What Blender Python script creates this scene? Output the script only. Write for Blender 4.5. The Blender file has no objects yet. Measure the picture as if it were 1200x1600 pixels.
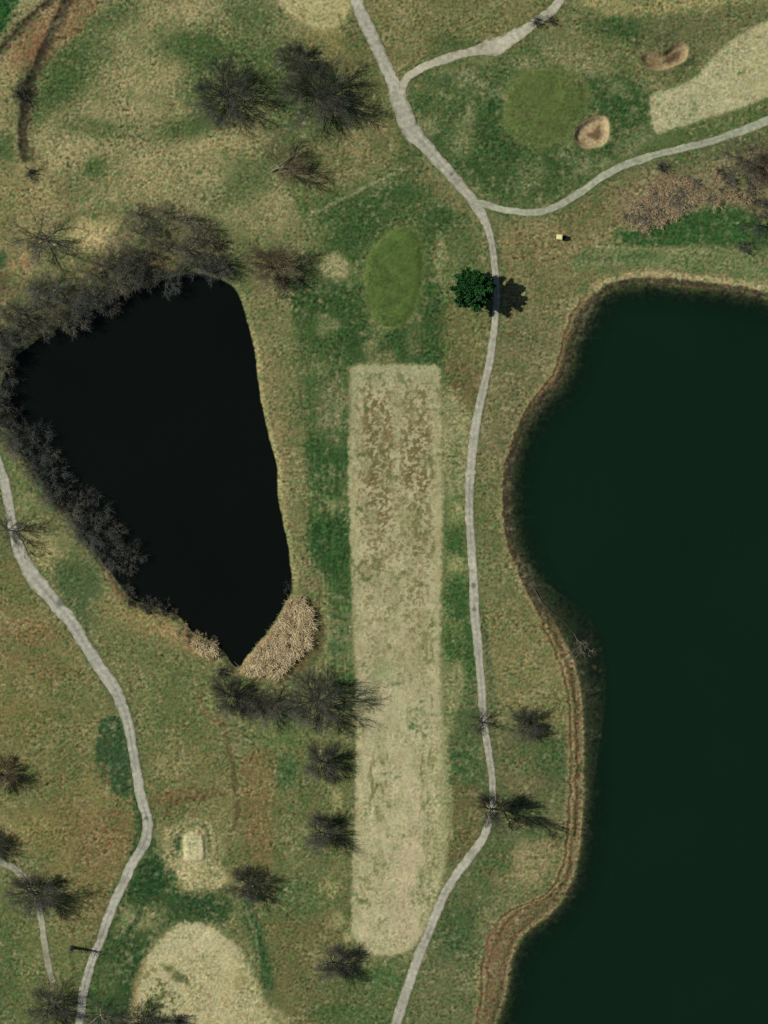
import bpy, math, random, time
import numpy as np
from mathutils import Vector, Matrix
T0 = time.time()
rng = np.random.default_rng(7)
random.seed(7)
SC = bpy.context.scene
COL = SC.collection
R = math.radians
MPP = 0.2                       # metres per photograph pixel
GX0, GY0 = 600.0, 800.0

def W(px, py):                  # photograph pixel -> ground metres
    return (px - GX0) * MPP, (GY0 - py) * MPP

# ------------------------------------------------------------------ camera, sky, sun, exposure
CAM_H = 1100.0
cam_d = bpy.data.cameras.new('aerial_camera')
cam = bpy.data.objects.new('aerial_camera', cam_d)
COL.objects.link(cam)
cam_d.sensor_fit = 'VERTICAL'
cam_d.angle = 2 * math.atan(160.0 / CAM_H)
cam_d.clip_start = 1.0
cam_d.clip_end = 9000.0
cam.location = (0, 0, CAM_H)
cam.rotation_euler = (0, 0, 0)
SC.camera = cam

SUN_EL = R(41.0)
SDIR = Vector((math.cos(R(-10.5)) * math.cos(SUN_EL), math.sin(R(-10.5)) * math.cos(SUN_EL), -math.sin(SUN_EL)))
w = bpy.data.worlds.new('World')
SC.world = w
w.use_nodes = True
nt = w.node_tree
sky = nt.nodes.new('ShaderNodeTexSky')
sky.sky_type = 'NISHITA'
sky.sun_disc = False
sky.sun_elevation = SUN_EL
sky.sun_rotation = R(-79.5)
bg = nt.nodes['Background']
bg.inputs['Strength'].default_value = 0.05
nt.links.new(sky.outputs[0], bg.inputs[0])
sl = bpy.data.lights.new('sun', 'SUN')
sl.energy = 5.0
sl.angle = R(0.5)
sl.color = (1.0, 0.955, 0.87)
so = bpy.data.objects.new('sun', sl)
so.rotation_euler = SDIR.to_track_quat('-Z', 'Y').to_euler()
so.location = (-300, 60, 300)
COL.objects.link(so)
SC.view_settings.view_transform = 'Standard'
SC.view_settings.look = 'None'
SC.view_settings.exposure = -0.23
SC.view_settings.gamma = 1.0
SC.cycles.max_bounces = 5
SC.cycles.diffuse_bounces = 2
SC.cycles.transparent_max_bounces = 6
SC.cycles.use_denoising = False
SC.cycles.pixel_filter_type = 'BLACKMAN_HARRIS'
SC.cycles.filter_width = 1.5

ILL = np.array([0.975, 0.925, 0.855])     # light reaching level ground / pi, so photo colours become albedos

# ------------------------------------------------------------------ helpers
def tag(o, label=None, cat=None, group=None, kind=None):
    if label: o['label'] = label
    if cat: o['category'] = cat
    if group: o['group'] = group
    if kind: o['kind'] = kind
    return o

def empty(name, loc=(0, 0, 0), rz=0.0, s=1.0):
    o = bpy.data.objects.new(name, None)
    o.location = loc
    o.rotation_euler = (0, 0, rz)
    o.scale = (s, s, s)
    o.empty_display_size = 0.5
    COL.objects.link(o)
    return o

def mesh_np(name, verts, quads=None, tris=None, smooth=True):
    me = bpy.data.meshes.new(name)
    verts = np.asarray(verts, dtype=np.float32)
    me.vertices.add(len(verts))
    me.vertices.foreach_set('co', verts.ravel())
    nq = 0 if quads is None else len(quads)
    ntr = 0 if tris is None else len(tris)
    loops = []
    starts = []
    if nq:
        loops.append(np.asarray(quads, dtype=np.int32).ravel())
        starts.append(np.arange(nq, dtype=np.int32) * 4)
    if ntr:
        loops.append(np.asarray(tris, dtype=np.int32).ravel())
        starts.append(nq * 4 + np.arange(ntr, dtype=np.int32) * 3)
    lv = np.concatenate(loops)
    me.loops.add(len(lv))
    me.loops.foreach_set('vertex_index', lv)
    me.polygons.add(nq + ntr)
    me.polygons.foreach_set('loop_start', np.concatenate(starts))
    me.update(calc_edges=True)
    if smooth:
        me.polygons.foreach_set('use_smooth', np.ones(nq + ntr, dtype=bool))
    me.validate()
    return me

def add_obj(name, me, mat=None, parent=None, loc=None):
    o = bpy.data.objects.new(name, me)
    COL.objects.link(o)
    if mat is not None and len(me.materials) == 0:
        me.materials.append(mat)
    if parent is not None:
        o.parent = parent
    if loc is not None:
        o.location = loc
    return o

def lin(c):
    c = np.asarray(c, dtype=np.float64) / 255.0
    return np.where(c <= 0.04045, c / 12.92, ((c + 0.055) / 1.055) ** 2.4)

# gradient noise on arbitrary coordinates
_P = rng.permutation(512)
_P = np.concatenate([_P, _P, _P])
_GA = rng.random(512) * 2 * np.pi
_GX, _GY = np.cos(_GA), np.sin(_GA)
def noise(x, y, seed=0):
    x = x + seed * 17.31
    y = y - seed * 9.77
    xf = np.floor(x); yf = np.floor(y)
    xi = xf.astype(np.int64) & 511; yi = yf.astype(np.int64) & 511
    fx = x - xf; fy = y - yf
    u = fx * fx * fx * (fx * (fx * 6 - 15) + 10)
    v = fy * fy * fy * (fy * (fy * 6 - 15) + 10)
    def g(ix, iy, dx, dy):
        h = _P[_P[ix & 511] + (iy & 511)]
        return _GX[h] * dx + _GY[h] * dy
    a = g(xi, yi, fx, fy); b = g(xi + 1, yi, fx - 1, fy)
    c = g(xi, yi + 1, fx, fy - 1); d = g(xi + 1, yi + 1, fx - 1, fy - 1)
    return 1.5 * ((a + u * (b - a)) + v * ((c + u * (d - c)) - (a + u * (b - a))))
def fbm(x, y, scale, octv=3, seed=0, gain=0.55):
    s = 0; amp = 1.0; tot = 0; f = 1.0 / scale
    for i in range(octv):
        s = s + amp * noise(x * f, y * f, seed + i * 3)
        tot += amp
        amp *= gain; f *= 2.03
    return s / tot * 1.3

def catmull(pts, closed=True, n=5):
    pts = np.asarray(pts, dtype=np.float64)
    m = len(pts)
    out = []
    rngi = range(m) if closed else range(m - 1)
    for i in rngi:
        if closed:
            p0, p1, p2, p3 = pts[i - 1], pts[i], pts[(i + 1) % m], pts[(i + 2) % m]
        else:
            p0 = pts[max(i - 1, 0)]; p1 = pts[i]; p2 = pts[i + 1]; p3 = pts[min(i + 2, m - 1)]
        for k in range(n):
            t = k / n
            out.append(0.5 * ((2 * p1) + (-p0 + p2) * t + (2 * p0 - 5 * p1 + 4 * p2 - p3) * t * t + (-p0 + 3 * p1 - 3 * p2 + p3) * t ** 3))
    if not closed:
        out.append(pts[-1])
    return np.array(out)

def sdf_poly(poly, x, y):         # negative inside
    poly = np.asarray(poly, dtype=np.float64)
    d2 = np.full(x.shape, 1e18)
    ins = np.zeros(x.shape, dtype=bool)
    n = len(poly)
    for i in range(n):
        ax, ay = poly[i]; bx, by = poly[(i + 1) % n]
        ex, ey = bx - ax, by - ay
        L = ex * ex + ey * ey
        if L < 1e-9: continue
        wx = x - ax; wy = y - ay
        t = np.clip((wx * ex + wy * ey) / L, 0, 1)
        dx = wx - ex * t; dy = wy - ey * t
        d2 = np.minimum(d2, dx * dx + dy * dy)
        if ay != by:
            c = ((ay > y) != (by > y)) & (x < (bx - ax) * (y - ay) / (by - ay) + ax)
            ins ^= c
    d = np.sqrt(d2)
    return np.where(ins, -d, d)

def sdf_line(pts, x, y):
    pts = np.asarray(pts, dtype=np.float64)
    d2 = np.full(x.shape, 1e18)
    for i in range(len(pts) - 1):
        ax, ay = pts[i][:2]; bx, by = pts[i + 1][:2]
        ex, ey = bx - ax, by - ay
        L = ex * ex + ey * ey + 1e-9
        t = np.clip(((x - ax) * ex + (y - ay) * ey) / L, 0, 1)
        d2 = np.minimum(d2, (x - ax - ex * t) ** 2 + (y - ay - ey * t) ** 2)
    return np.sqrt(d2)

def sstep(a, b, v):
    t = np.clip((v - a) / (b - a), 0, 1)
    return t * t * (3 - 2 * t)

# ------------------------------------------------------------------ grid (photograph pixels), fine in the frame, coarse out to the horizon
STEP = 1.5
def axis(lo, hi, far_lo, far_hi):
    core = np.arange(lo, hi + 0.1, STEP)
    a = [core[-1]]; s = STEP
    while a[-1] < far_hi:
        s *= 1.22; a.append(a[-1] + s)
    b = [core[0]]; s = STEP
    while b[-1] > far_lo:
        s *= 1.22; b.append(b[-1] - s)
    return np.concatenate([np.array(b[1:][::-1]), core, np.array(a[1:])])
AX = axis(-60, 1260, -12000, 13000)
AY = axis(-60, 1660, -12000, 13000)
NX, NY = len(AX), len(AY)
PX, PY = np.meshgrid(AX, AY)          # shape (NY, NX)

# ------------------------------------------------------------------ traced outlines (photograph pixels)
POND = [(330,432),(358,445),(373,462),(385,500),(397,545),(402,590),(410,640),(419,680),(432,730),(434,780),(445,830),(453,880),(456,915),(450,935),
        (434,962),(418,988),(402,1006),(388,1022),(374,1042),(362,1036),(350,1018),(332,1003),(302,988),(278,962),(245,948),(205,935),(178,900),(140,850),(105,800),
        (65,750),(35,700),(10,650),(2,600),(22,560),(70,525),(130,492),(190,462),(250,440),(295,428)]
LAKE = [(1235,478),(1190,466),(1150,458),(1080,450),(1030,446),(995,446),(962,452),(936,468),(916,496),(902,530),(893,570),(876,602),(852,628),(830,658),(814,692),
        (802,735),(799,785),(804,835),(818,880),(835,918),(855,950),(876,985),(896,1030),(908,1075),(913,1130),(914,1200),(911,1280),(906,1330),(894,1378),(868,1422),
        (836,1448),(814,1468),(800,1500),(793,1545),(784,1580),(774,1606),(755,1660),(760,1760),(900,1950),(1300,2050),(1800,1900),(2000,1500),(1950,1000),(1750,650),(1450,520)]
SHELF = [(800,860),(846,905),(890,935),(932,970),(948,1015),(950,1070),(944,1130),(934,1190),(922,1260),(905,1320),(880,1250),(870,1100),(840,1000)]
FAIRWAY = [(552,574),(600,569),(645,571),(683,573),(688,592),(690,700),(691,800),(690,900),(688,1000),(690,1080),(694,1150),(697,1220),(700,1280),(698,1330),(690,1375),
           (680,1420),(668,1452),(648,1476),(625,1490),(600,1494),(572,1486),(552,1466),(549,1430),(550,1380),(552,1330),(556,1250),(556,1180),(557,1100),(555,1040),(553,980),(550,900),(546,800),(545,700),(548,600)]
GREEN_A = [(638,352),(655,368),(662,396),(662,435),(654,470),(640,498),(622,512),(600,512),(582,495),(571,460),(569,425),(580,392),(604,366)]
GREEN_B = [(850,108),(890,112),(914,130),(917,160),(902,190),(882,214),(850,228),(818,224),(796,204),(786,170),(796,135),(820,115)]
BUNKER_A = [(930,181),(946,183),(953,197),(951,217),(937,231),(913,232),(899,222),(897,207),(908,193)]
BUNKER_B = [(1001,91),(1012,81),(1034,82),(1052,70),(1066,66),(1075,76),(1073,92),(1058,103),(1034,109),(1012,107)]
FAIRWAY_B = [(1016,152),(1050,138),(1088,118),(1112,92),(1150,58),(1205,30),(1270,5),(1270,130),(1205,150),(1150,170),(1100,186),(1055,201),(1026,207),(1018,185)]
FAIRWAY_C = [(290,1441),(330,1448),(355,1462),(380,1490),(400,1530),(412,1570),(422,1640),(210,1640),(206,1570),(226,1502),(246,1475),(268,1452)]
TEE = [(290,1303),(316,1303),(321,1322),(319,1345),(290,1345),(287,1325)]
FAIRWAY_D = [(430,-40),(553,-40),(551,5),(541,30),(525,47),(497,50),(476,38),(458,25),(436,6)]

PATH_MAIN = [(553,-60,19),(557,0,19),(574,42,20),(594,86,19),(612,125,20),(625,162,26),(642,202,26),(668,232,22),(700,268,19),(728,300,17),(748,326,17),(762,356,12),(770,390,11),(774,424,11),(776,460,11),(774,492,11),
             (769,540,12),(762,580,13),(751,625,14),(741,680,15),(735,740,15),(733,790,14),(736,850,14),(740,910,14),(742,960,15),(748,1020,14),(752,1070,13),(757,1130,12),(766,1190,11),(770,1230,11),
             (768,1268,11),(757,1305,13),(735,1337,14),(711,1370,14),(691,1405,14),(673,1450,15),(656,1490,16),(640,1535,16),(626,1577,16),(615,1612,16),(600,1660,16)]
PATH_TOP = [(627,150,10),(634,124,13),(652,110,13),(690,94,14),(742,80,14),(762,76,24),(780,72,27),(800,60,22),(822,46,16),(852,24,14),(876,0,14),(905,-60,14)]
PATH_RIGHT = [(742,316,10),(762,320,11),(790,328,11),(835,332,11),(870,323,11),(910,299,12),(950,271,12),(990,253,12),(1040,238,12),(1100,224,12),(1150,207,13),(1200,189,14),(1262,165,14)]
PATH_LEFT = [(-12,640,14),(-12,690,15),(0,735,16),(9,765,16),(15,800,14),(26,850,18),(46,892,22),(76,930,24),(106,965,22),(131,1003,19),(155,1040,19),(181,1080,19),(198,1122,17),(206,1165,16),(214,1212,16),(223,1255,16),(231,1287,18),
             (226,1315,17),(208,1348,16),(190,1385,15),(173,1425,15),(157,1468,14),(143,1505,14),(131,1545,15),(126,1580,14),(122,1612,13),(118,1660,13)]
PATH_SMALL = [(-60,1310,10),(0,1346,11),(28,1361,11),(50,1390,10),(63,1430,10),(69,1470,10),(76,1510,10),(84,1536,8)]
PATHS = [PATH_MAIN, PATH_TOP, PATH_RIGHT, PATH_LEFT, PATH_SMALL]

def smooth_path(p, n=6): return catmull(np.array(p, float), closed=False, n=n)
SPATHS = [smooth_path(p) for p in PATHS]
S = {k: catmull(v, True, 4) for k, v in dict(pond=POND, lake=LAKE, shelf=SHELF, fairway=FAIRWAY, ga=GREEN_A, gb=GREEN_B, ba=BUNKER_A, bb=BUNKER_B,
     fb=FAIRWAY_B, fc=FAIRWAY_C, tee=TEE, fd=FAIRWAY_D).items()}

# ------------------------------------------------------------------ ground colours: what grows or lies there (photo sRGB, later turned into albedo)
WX = fbm(PX, PY, 26, 3, 11)       # warp fields
WY = fbm(PX, PY, 26, 3, 23)
FX = fbm(PX, PY, 7, 2, 31)
N40 = fbm(PX, PY, 60, 4, 41)
N15 = fbm(PX, PY, 17, 3, 51)
N6 = fbm(PX, PY, 7.0, 2, 61)
N3 = noise(PX / 3.6, PY / 3.6, 71)
N4 = noise(PX / 5.2, PY / 4.2, 81)

C = np.zeros((NY, NX, 3))
def mixc(m, col, sl=None):
    global C
    col = np.asarray(col, float)
    if sl is None: C += (col - C) * m[..., None]
    else: C[sl] += (col - C[sl]) * m[..., None]

def span(x0, y0, x1, y1):
    ix0 = max(np.searchsorted(AX, x0) - 1, 0); ix1 = min(np.searchsorted(AX, x1) + 1, NX)
    iy0 = max(np.searchsorted(AY, y0) - 1, 0); iy1 = min(np.searchsorted(AY, y1) + 1, NY)
    return (slice(iy0, iy1), slice(ix0, ix1))

def area(col, poly, soft=8, warp=6, a=1.0, mott=0.0, patch=0.0, crisp=0.0, smooth=True):
    """polygon of one ground cover; warp = wander of its edge, patch = holes of other cover in it, mott = ragged edge"""
    poly = catmull(poly, True, 3) if smooth else np.asarray(poly, float)
    m0 = soft * 2.5 + warp * 2 + mott * 2 + 4
    sl = span(poly[:, 0].min() - m0, poly[:, 1].min() - m0, poly[:, 0].max() + m0, poly[:, 1].max() + m0)
    x = PX[sl] + warp * WX[sl]; y = PY[sl] + warp * WY[sl]
    d = sdf_poly(poly, x, y) + (mott + .9 * soft) * (0.7 * N6[sl] + 0.8 * N15[sl] + .35 * N4[sl]) + crisp * FX[sl]
    m = sstep(soft, -soft, d) * a
    if patch: m = m * np.clip(0.5 + 0.5 * (1 - patch) + patch * 1.6 * (N15[sl] * 0.7 + N6[sl] * 0.6 + N40[sl] * 0.3), 0, 1)
    mixc(m, col, sl)

def blob(col, x, y, rx, ry=None, rot=0, a=1.0, soft=0.5, warp=5, mott=0.35, patch=0.3):
    ry = ry or rx
    m0 = max(rx, ry) * 1.8 + 10
    sl = span(x - m0, y - m0, x + m0, y + m0)
    dx = PX[sl] + warp * WX[sl] - x; dy = PY[sl] + warp * WY[sl] - y
    c, s_ = math.cos(R(rot)), math.sin(R(rot))
    u = (dx * c + dy * s_) / rx; v = (-dx * s_ + dy * c) / ry
    q = np.sqrt(u * u + v * v) + mott * (N15[sl] * 1.0 + N6[sl] * 0.9 + N4[sl] * .4)
    m = sstep(1 + soft, 1 - soft, q) * a
    if patch: m = m * np.clip(0.5 + 0.5 * (1 - patch) + patch * 1.6 * (N6[sl] + N15[sl] * 0.5), 0, 1)
    mixc(m, col, sl)

def stroke(col, pts, width, soft=3, a=1.0, warp=3, patch=0.0):
    p = catmull(pts, False, 4)
    m0 = width + soft + warp * 2 + 4
    sl = span(p[:, 0].min() - m0, p[:, 1].min() - m0, p[:, 0].max() + m0, p[:, 1].max() + m0)
    d = sdf_line(p, PX[sl] + warp * WX[sl], PY[sl] + warp * WY[sl])
    m = sstep(width / 2 + soft, width / 2 - soft, d) * a
    if patch: m = m * np.clip(0.5 + 0.5 * (1 - patch) + patch * 1.6 * (N6[sl] + N15[sl] * 0.5), 0, 1)
    mixc(m, col, sl)

OLIVE = (104,106,66); TAN = (146,133,90); STRAW = (165,150,104); GREEN = (66,88,50); DKGREEN = (44,72,42); BROWN = (108,88,54); RUST = (118,84,54); LTOL = (122,120,78); PALE = (172,162,116)
C[...] = OLIVE
mixc(np.clip(0.35 + 0.9 * N40, 0, 1) * 0.6, (120,114,72))
mixc(np.clip(-0.1 + 1.2 * fbm(PX, PY, 45, 3, 91), 0, 1) * 0.6, (82,94,54))
# --- top left rough: straw with green drifts
area((142,131,88), [(-60,-60),(440,-60),(470,60),(420,120),(440,200),(420,260),(480,330),(400,360),(250,330),(100,330),(-60,420)], 20, 10, .85, patch=.55)
for (x,y,rx,ry,rot,a) in [(110,95,60,38,-35,.8),(100,140,40,25,-30,.7),(300,70,60,30,10,.8),(340,95,60,30,0,.7),(150,200,50,16,5,.6),(300,200,60,20,-10,.7),(240,150,60,14,0,.35),
                          (150,262,20,17,0,.95),(320,150,40,30,30,.7),(390,20,50,30,0,.6),(180,25,45,20,-20,.6),(370,290,50,35,-30,.55),(340,250,40,20,0,.4),(410,100,50,50,0,.55),(60,180,30,14,-60,.5),(5,240,20,30,0,.9),(480,160,60,50,0,.5),(210,75,40,60,-20,.3),(440,230,30,40,0,.5)]:
    blob((62,82,42), x,y,rx,ry,rot,min(a*1.25,1),.6)
area((30,70,30), [(-60,-60),(45,-60),(20,15),(-10,60),(-60,80)], 6, 4)
for (x,y,rx,ry,a) in [(230,115,50,35,.7),(190,160,70,30,.5),(260,250,110,25,.55),(280,25,60,25,.5),(340,225,50,22,.6),(215,55,35,30,.5),(90,240,60,25,.5),(160,310,60,14,.5),(330,265,40,22,.5),(415,330,60,30,.4),(250,290,90,20,.5)]:
    blob((164,148,102), x,y,rx,ry,-15,a,.6)
# ditch dirt
area((126,98,66), [(50,22),(90,-10),(130,-60),(165,-20),(132,40),(98,72),(66,100),(34,112),(8,92)], 10, 6, .95, patch=.2)
blob((130,90,60), 50,78,30,14,-35,.65)
blob((150,130,85), 15,100,26,30,0,.5)
stroke((110,100,62), [(48,240),(75,270),(100,305),(115,330)], 18, 5, .6)
# left margin between ditch and pond
area((140,124,80), [(-60,250),(40,260),(100,320),(60,420),(30,470),(-60,500)], 12, 8, .7, patch=.5)
blob((178,158,106), 155,368,50,27,10,1,.35,patch=.15)
blob((170,145,95), 15,455,24,18,0,.8); blob((165,130,92), 35,410,20,16,0,.8); blob((80,60,45), 5,440,12,14,0,.7); blob((40,70,38), 2,405,10,14,0,.8)
# thicket floors
area((88,82,58), [(-60,470),(40,435),(100,425),(150,398),(200,330),(250,318),(300,340),(350,372),(372,420),(360,445),(290,430),(190,470),(80,535),(20,570),(-60,600)], 10, 8, .8, patch=.3)
area((84,82,58), [(-60,590),(20,610),(70,680),(110,735),(160,780),(210,830),(210,900),(170,910),(130,850),(60,775),(20,710),(-60,640)], 10, 8, .8, patch=.3)
blob((140,120,74), 160,412,40,10,-20,.6); blob((130,98,58), 215,445,30,12,-20,.5); blob((125,95,60), 250,412,28,12,0,.5)
# bank strip west of left path, olive grass
area((112,118,72), [(-60,640),(-10,680),(30,740),(60,790),(80,840),(90,870),(60,890),(20,800),(-60,720)], 6, 5, .7, patch=.3)
blob((165,150,96), 60,850,26,40,-25,.8,.5)
area((66,84,50), [(88,880),(120,880),(150,890),(160,940),(150,985),(128,980),(98,930)], 8, 6, .85, patch=.3)
# west rough (between left path and pond bottom)
area((118,112,68), [(160,920),(200,940),(260,960),(330,1010),(350,1060),(330,1120),(350,1200),(430,1160),(430,1400),(250,1300),(225,1180),(190,1060),(140,980)], 14, 8, .8, patch=.3)
for (x,y,rx,ry,a) in [(215,1020,40,22,.6),(260,1080,40,50,.6),(300,1060,40,30,.5),(280,1130,60,30,.35),(235,1160,30,40,.5),(320,1110,14,40,.5)]:
    blob((86,98,54), x,y,rx,ry,20,a,.6)
blob((150,128,80), 230,970,60,20,25,.7); blob((152,122,84), 290,1000,50,14,30,.7)
stroke((128,98,68), [(160,880),(172,905),(190,930),(215,950)], 10, 4, .6)
stroke((126,98,66), [(312,1085),(318,1110),(335,1128),(350,1130)], 8, 4, .45)
stroke((84,72,44), [(348,1130),(358,1170),(366,1220),(372,1260),(368,1290)], 9, 3, .75)
stroke((96,70,44), [(385,1240),(383,1290),(388,1340)], 10, 5, .35)
area((122,98,60), [(378,1185),(428,1180),(426,1260),(424,1350),(400,1360),(385,1290)], 5, 2, .7, patch=.3)
blob((108,84,52), 280,1245,60,10,-8,.7); stroke((86,68,42),[(258,1275),(270,1252),(300,1248),(350,1240)],7,3,.6); blob((126,98,68), 256,1252,8,9,0,.5)
blob((120,112,68), 300,1180,60,40,0,.5)
# far west: brown rough
area((120,110,66), [(-60,820),(20,870),(60,920),(130,1030),(180,1120),(205,1240),(215,1290),(190,1350),(150,1440),(100,1480),(60,1340),(-60,1300)], 12, 8, .85, patch=.25)
for (x,y,rx,ry,a) in [(50,985,40,18,.7),(20,1010,30,40,.4),(70,1050,30,20,.4),(160,1330,50,50,.6),(110,1290,50,40,.5),(165,1440,20,40,.6),(180,1300,30,30,.5)]:
    blob((118,94,58), x,y,rx,ry,10,a,.6)
for (x,y,rx,ry,a) in [(40,930,40,16,.6),(120,1090,50,30,.6),(60,1150,50,40,.4),(120,1180,40,30,.3),(30,1240,50,30,.5),(20,1010,22,10,.6)]:
    blob((92,100,56), x,y,rx,ry,10,a,.6)
blob((135,122,72), 60,1300,45,28,0,.7); blob((130,112,64), 30,1120,50,30,0,.4)
area((38,66,38), [(150,1150),(165,1120),(192,1130),(203,1170),(208,1215),(200,1245),(175,1235),(152,1200)], 5, 3, .9, patch=.2)
stroke((104,84,52), [(160,1195),(166,1215),(172,1228)], 8, 2, .6)
area((42,68,36), [(205,1235),(222,1260),(236,1300),(215,1345),(200,1360),(212,1290)], 5, 3, .7)
# lower left green
area((98,104,58), [(-60,1400),(50,1400),(90,1460),(130,1480),(120,1540),(100,1620),(-60,1660)], 14, 8, .8, patch=.3)
area((52,80,44), [(-60,1440),(20,1440),(30,1520),(20,1640),(-60,1640)], 20, 8, .4, patch=.5)
area((44,68,34), [(236,1310),(252,1340),(262,1375),(290,1398),(355,1400),(360,1430),(330,1445),(280,1440),(240,1470),(225,1500),(205,1560),(190,1590),(140,1600),(140,1545),(160,1480),(185,1410),(215,1350)], 8, 6, .92, patch=.25)
area((32,60,30), [(225,1340),(250,1345),(258,1385),(230,1405),(205,1395)], 7, 5, .7)
blob((36,62,32), 210,1530,26,45,10,.5); blob((36,62,36), 318,1415,40,14,0,.6)
blob((128,124,80), 230,1435,27,22,-20,.85,.4); blob((140,136,90), 196,1440,12,26,25,.8,.4); blob((116,120,76), 170,1530,20,30,10,.4)
stroke((40,62,36), [(226,1400),(218,1430),(203,1450),(200,1475)], 7, 2, .8)
# tee surround
area((166,153,106), [(255,1300),(275,1285),(310,1280),(335,1290),(348,1320),(352,1350),(348,1380),(330,1388),(300,1390),(280,1382),(262,1350)], 7, 6, .85, patch=.25)
area((178,164,116), [(285,1345),(330,1340),(350,1360),(345,1385),(300,1389),(280,1380)], 5, 5, .8)
stroke((70,84,48),[(276,1340),(280,1310),(290,1294),(310,1288),(325,1300),(327,1330)], 4, 2, .6)
stroke((88,92,54),[(266,1330),(270,1300),(285,1282),(312,1278),(335,1292),(340,1330)], 3, 2, .6)
blob((46,72,40), 277,1318,7,14,0,.9,.3); blob((40,70,38), 268,1365,6,14,-25,.8,.3)
# right of tee / lower centre rough
area((96,100,58), [(430,1160),(480,1130),(556,1150),(556,1380),(550,1470),(480,1480),(430,1420)], 10, 5, .8, patch=.4)
area((84,94,52), [(352,1400),(440,1420),(500,1520),(600,1500),(650,1480),(620,1640),(430,1640),(405,1500)], 12, 6, .8, patch=.4)
area((112,100,62), [(435,1430),(520,1430),(530,1480),(470,1560),(440,1560),(420,1500)], 14, 8, .7, patch=.3)
area((118,104,66), [(440,1560),(520,1550),(560,1640),(440,1640)], 14, 8, .5, patch=.4)
blob((50,82,44), 448,1205,17,25,0,.85); blob((62,90,48), 470,1400,40,30,0,.6); blob((60,92,46), 600,1530,40,22,0,.7); blob((58,90,46), 560,1590,60,20,0,.5); blob((56,84,44), 520,1580,30,14,0,.5)
stroke((44,70,38), [(385,1415),(400,1460),(412,1500),(420,1540)], 16, 7, .85)
stroke((128,130,84), [(380,1410),(392,1440),(402,1480),(405,1520)], 5, 2, .6)
blob((160,150,98), 527,1250,10,18,0,.8,.4); blob((155,145,92), 520,1385,12,20,0,.8,.4); blob((158,148,96), 528,1438,15,12,0,.8,.4); blob((168,155,104), 543,1462,10,10,0,.8,.4); blob((140,134,84), 540,1330,18,40,0,.5); blob((138,132,84), 505,1400,25,30,0,.4)
area((150,140,94), [(405,1560),(425,1575),(450,1590),(450,1640),(415,1640)], 4, 4, .8)
# strip between pond and main fairway
area((118,114,72), [(385,480),(400,440),(455,470),(468,560),(478,700),(486,800),(486,880),(500,960),(470,940),(455,900),(445,820),(432,740),(412,650),(400,570)], 7, 5, .85, patch=.3)
stroke((140,122,80), [(415,560),(430,640),(450,700)], 30, 14, .5, patch=.4)
stroke((150,128,88), [(430,640),(440,720),(452,820)], 10, 6, .5)
area((100,108,66), [(455,470),(500,520),(545,580),(545,680),(480,680),(468,560)], 8, 4, .7, patch=.4)
area((46,78,38), [(482,675),(546,665),(548,720),(520,740),(488,735)], 8, 4, .85, patch=.3)
area((58,86,42), [(484,735),(546,735),(549,800),(487,810)], 8, 4, .6, patch=.5)
area((44,76,36), [(487,815),(549,815),(551,880),(490,875)], 7, 4, .92, patch=.2)
area((48,78,36), [(515,870),(551,870),(553,940),(520,950)], 7, 4, .8, patch=.3)
area((88,102,58), [(505,950),(554,940),(556,1060),(520,1060),(500,1010)], 8, 4, .7, patch=.5)
area((56,80,40), [(462,450),(520,455),(560,520),(550,572),(546,640),(546,800),(551,900),(553,960),(530,960),(505,900),(488,840),(482,740),(472,640),(462,540)], 9, 5, .62, patch=.55)
area((46,74,36), [(484,690),(546,672),(548,760),(520,775),(488,770)], 8, 5, .7, patch=.35)
area((42,72,34), [(488,812),(549,812),(551,890),(520,905),(490,878)], 8, 5, .75, patch=.25)
blob((140,132,90), 512,660,20,22,0,.7); blob((132,128,86), 520,620,22,20,0,.6); blob((128,128,80), 525,790,16,10,0,.5)
_s = span(478, 560, 552, 1070)
_m = np.clip(1.6 * fbm(PX[_s], PY[_s] / 7, 4.5, 2, 201), -1, 1) * sstep(478, 490, PX[_s]) * sstep(553, 548, PX[_s])
C[_s] *= (1 + .16 * _m)[..., None]
stroke((48,66,38),[(515,960),(535,966),(555,968)],6,2,.7)
blob((140,124,86), 485,905,20,12,30,.6); blob((134,126,84), 520,620,24,26,0,.6); blob((140,134,92), 525,690,16,14,0,.4); blob((62,92,50), 530,1000,16,20,0,.5); blob((60,100,40), 540,1065,14,12,0,.7); blob((48,78,42), 525,1015,10,10,0,.6)
stroke((140,134,86), [(548,860),(552,960),(553,1040)], 5, 2, .5)
area((86,104,54), [(440,1110),(470,1125),(470,1160),(440,1170),(410,1150)], 8, 5, .7)
stroke((150,142,96), [(508,930),(512,980),(508,1020),(480,1050)], 4, 3, .5)
# reed floor and rim
area((150,122,84), [(458,930),(482,938),(494,970),(492,1002),(466,1034),(440,1057),(400,1060),(374,1048),(400,1008),(430,985),(445,955)], 4, 3, 1)
stroke((92,78,48), [(484,940),(502,975),(500,1010),(470,1040),(440,1064)], 10, 4, .7)
blob((128,98,64), 470,1035,22,9,-40,.6)
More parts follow.
